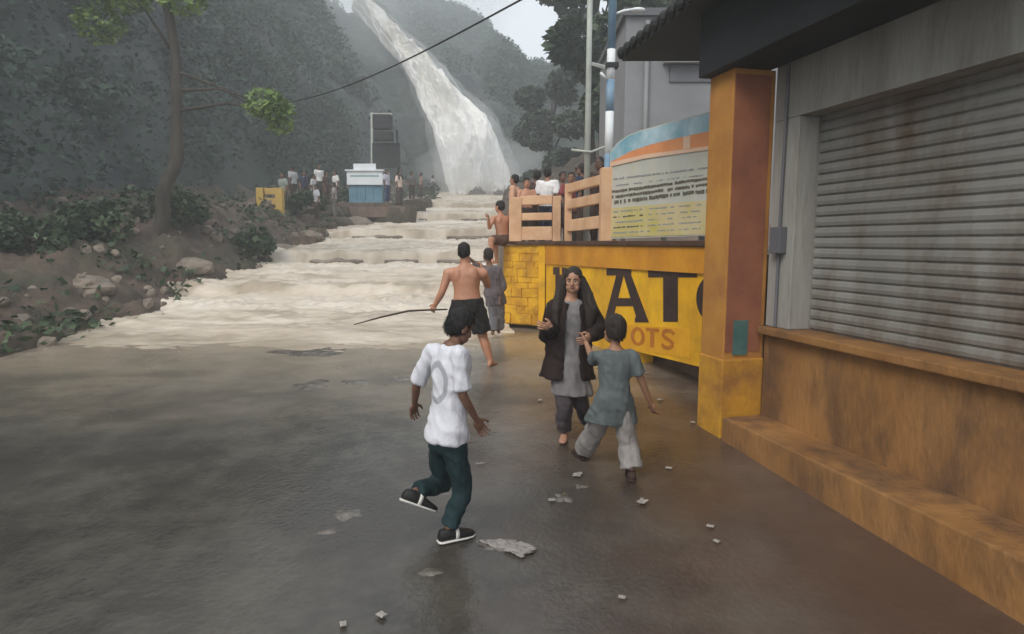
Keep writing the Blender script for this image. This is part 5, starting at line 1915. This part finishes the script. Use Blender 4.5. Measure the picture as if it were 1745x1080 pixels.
# shallow foamy puddles and kicked-up splash
def puddle(px, py, rx, ry, seed, rot=0.0, mat=None, h=0.006):
    p = on_ground(px, py)
    g = Geo()
    n = 40
    v = [Vector((0, 0, h + 0.006))]
    for ring_ in (0.5, 1.0):
        for k in range(n):
            a = 2 * math.pi * k / n
            rr = ring_ * (1 + 0.55 * fbm(math.cos(a) * 1.5 + seed, math.sin(a) * 1.5, seed * 3.1, 4))
            x, y = rx * rr * math.cos(a), ry * rr * math.sin(a)
            x, y = x * math.cos(rot) - y * math.sin(rot), x * math.sin(rot) + y * math.cos(rot)
            v.append(Vector((x, y, (h if ring_ < 1 else -0.012) + G * y)))
    f = [(0, 1 + k, 1 + (k + 1) % n) for k in range(n)]
    f += [(1 + k, 1 + n + k, 1 + n + (k + 1) % n, 1 + (k + 1) % n) for k in range(n)]
    g.add(v, f)
    o = part('puddle', g, mat or M['foam'], None, True, loc=p)
    tag(o, kind='structure')
    return o


for k, (px, py, rx, ry, rot) in enumerate([(590, 875, .13, .10, .3), (962, 848, .10, .11, .2), (610, 650, .30, .22, 0), (530, 655, .35, .3, .1), (735, 975, .10, .06, .2), (520, 600, 0.7, .4, 0), (690, 645, .25, .12, .1),
                                           (990, 828, .08, .07, 0), (560, 905, .10, .05, .3), (845, 930, .13, .07, -.3)]):
    puddle(px, py, rx, ry, k + 1.0, rot)
sp_ = on_ground(850, 938)
def spl(u, v):
    a = lerp(-0.9, 2.3, u)
    r = 0.03 + 0.15 * v * (1 + 0.45 * fbm(u * 5, v * 2, 4, 4))
    h = 0.022 * math.sin(v * 3.0) * (0.3 + 1.6 * abs(fbm(u * 4, v * 3.5, 9, 4)))
    return (math.cos(a) * r * 1.2, math.sin(a) * r * 0.7, 0.004 + h)


sm_ = bpy.data.materials.new('splash_water')
sm_.use_nodes = True
pb_ = sm_.node_tree.nodes['Principled BSDF']
pb_.inputs['Base Color'].default_value = (0.50, 0.46, 0.43, 1)
pb_.inputs['Roughness'].default_value = 0.12
pb_.inputs['Transmission Weight'].default_value = 0.55
pb_.inputs['IOR'].default_value = 1.2
o = link('splash', grid_mesh('splash', 60, 14, spl), sm_, None, sp_)
md = o.modifiers.new('t', 'SOLIDIFY'); md.thickness = 0.004
tag(o, 'splash of water kicked up at the front foot of the boy in white', 'splash', kind='stuff')

# ================================================================== HAZE
def mist(name, label, c_, r_, dens):
    m = bpy.data.materials.new(name)
    m.use_nodes = True
    m.node_tree.nodes.clear()
    o_ = m.node_tree.nodes.new('ShaderNodeOutputMaterial')
    v_ = m.node_tree.nodes.new('ShaderNodeVolumePrincipled')
    v_.inputs['Color'].default_value = (0.92, 0.94, 0.95, 1)
    v_.inputs['Density'].default_value = dens
    m.node_tree.links.new(v_.outputs[0], o_.inputs['Volume'])
    me = bpy.data.meshes.new(name)
    bm = bmesh.new()
    bmesh.ops.create_icosphere(bm, subdivisions=4, radius=1)
    for v in bm.verts:
        v.co *= 1 + 0.35 * fbm(v.co.x * 1.3 + c_[0], v.co.y * 1.3, v.co.z * 1.3, 3)
        v.co = Vector((v.co.x * r_[0], v.co.y * r_[1], v.co.z * r_[2]))
    bm.to_mesh(me); bm.free()
    tag(link(name, me, m, None, c_), label, 'mist', kind='stuff')


def veil_pt(u, v):
    a = 2 * math.pi * u
    py = lerp(-4, 338, v)
    q = fall_pt(0.5 + 0.5 * math.cos(a), min(1, max(0, v)))
    wd = lerp(0.3, 1.0, v) * (1 + 0.5 * fbm(math.cos(a) * 2, math.sin(a) * 2 + v * 7, 3, 3))
    return Vector(q) + Vector((math.cos(a) * wd, -0.4 - math.sin(a) * wd * 1.3 - 0.3, 0.3))


veil = grid_mesh('spray_veil', 40, 60, veil_pt)
bmv = bmesh.new(); bmv.from_mesh(veil)
bmesh.ops.remove_doubles(bmv, verts=bmv.verts, dist=0.001)
bmesh.ops.holes_fill(bmv, edges=[e for e in bmv.edges if e.is_boundary], sides=0)
bmesh.ops.recalc_face_normals(bmv, faces=bmv.faces)
bmv.to_mesh(veil); bmv.free()
vm = bpy.data.materials.new('spray_veil')
vm.use_nodes = True
vm.node_tree.nodes.clear()
vo = vm.node_tree.nodes.new('ShaderNodeOutputMaterial')
vv = vm.node_tree.nodes.new('ShaderNodeVolumePrincipled')
vv.inputs['Color'].default_value = (0.95, 0.95, 0.95, 1)
vv.inputs['Density'].default_value = 0.20
vm.node_tree.links.new(vv.outputs[0], vo.inputs['Volume'])
tag(link('spray_veil', veil, vm), 'thin veil of spray clinging to the waterfall', 'mist', kind='stuff')
mist('spray_mist', 'pale spray drifting round the foot of the waterfall', (-2.2, 54.5, 8.2), (5.5, 3.2, 2.6), 0.09)
mist('spray_mist', 'drifting spray cloud along the upper waterfall and hill', (-17, 77, 31), (17, 9, 14), 0.036)
hm = bpy.data.materials.new('haze')
hm.use_nodes = True
hm.node_tree.nodes.clear()
ho = hm.node_tree.nodes.new('ShaderNodeOutputMaterial')
hv = hm.node_tree.nodes.new('ShaderNodeVolumePrincipled')
hv.inputs['Color'].default_value = (0.86, 0.91, 0.93, 1)
hv.inputs['Density'].default_value = 0.0045
hv.inputs['Anisotropy'].default_value = 0.1
hm.node_tree.links.new(hv.outputs[0], ho.inputs['Volume'])
g = Geo()
g.box((-64, -20, -2.5), (64, 128, 62))
hz = part('haze', g, hm, None)
tag(hz, kind='stuff')
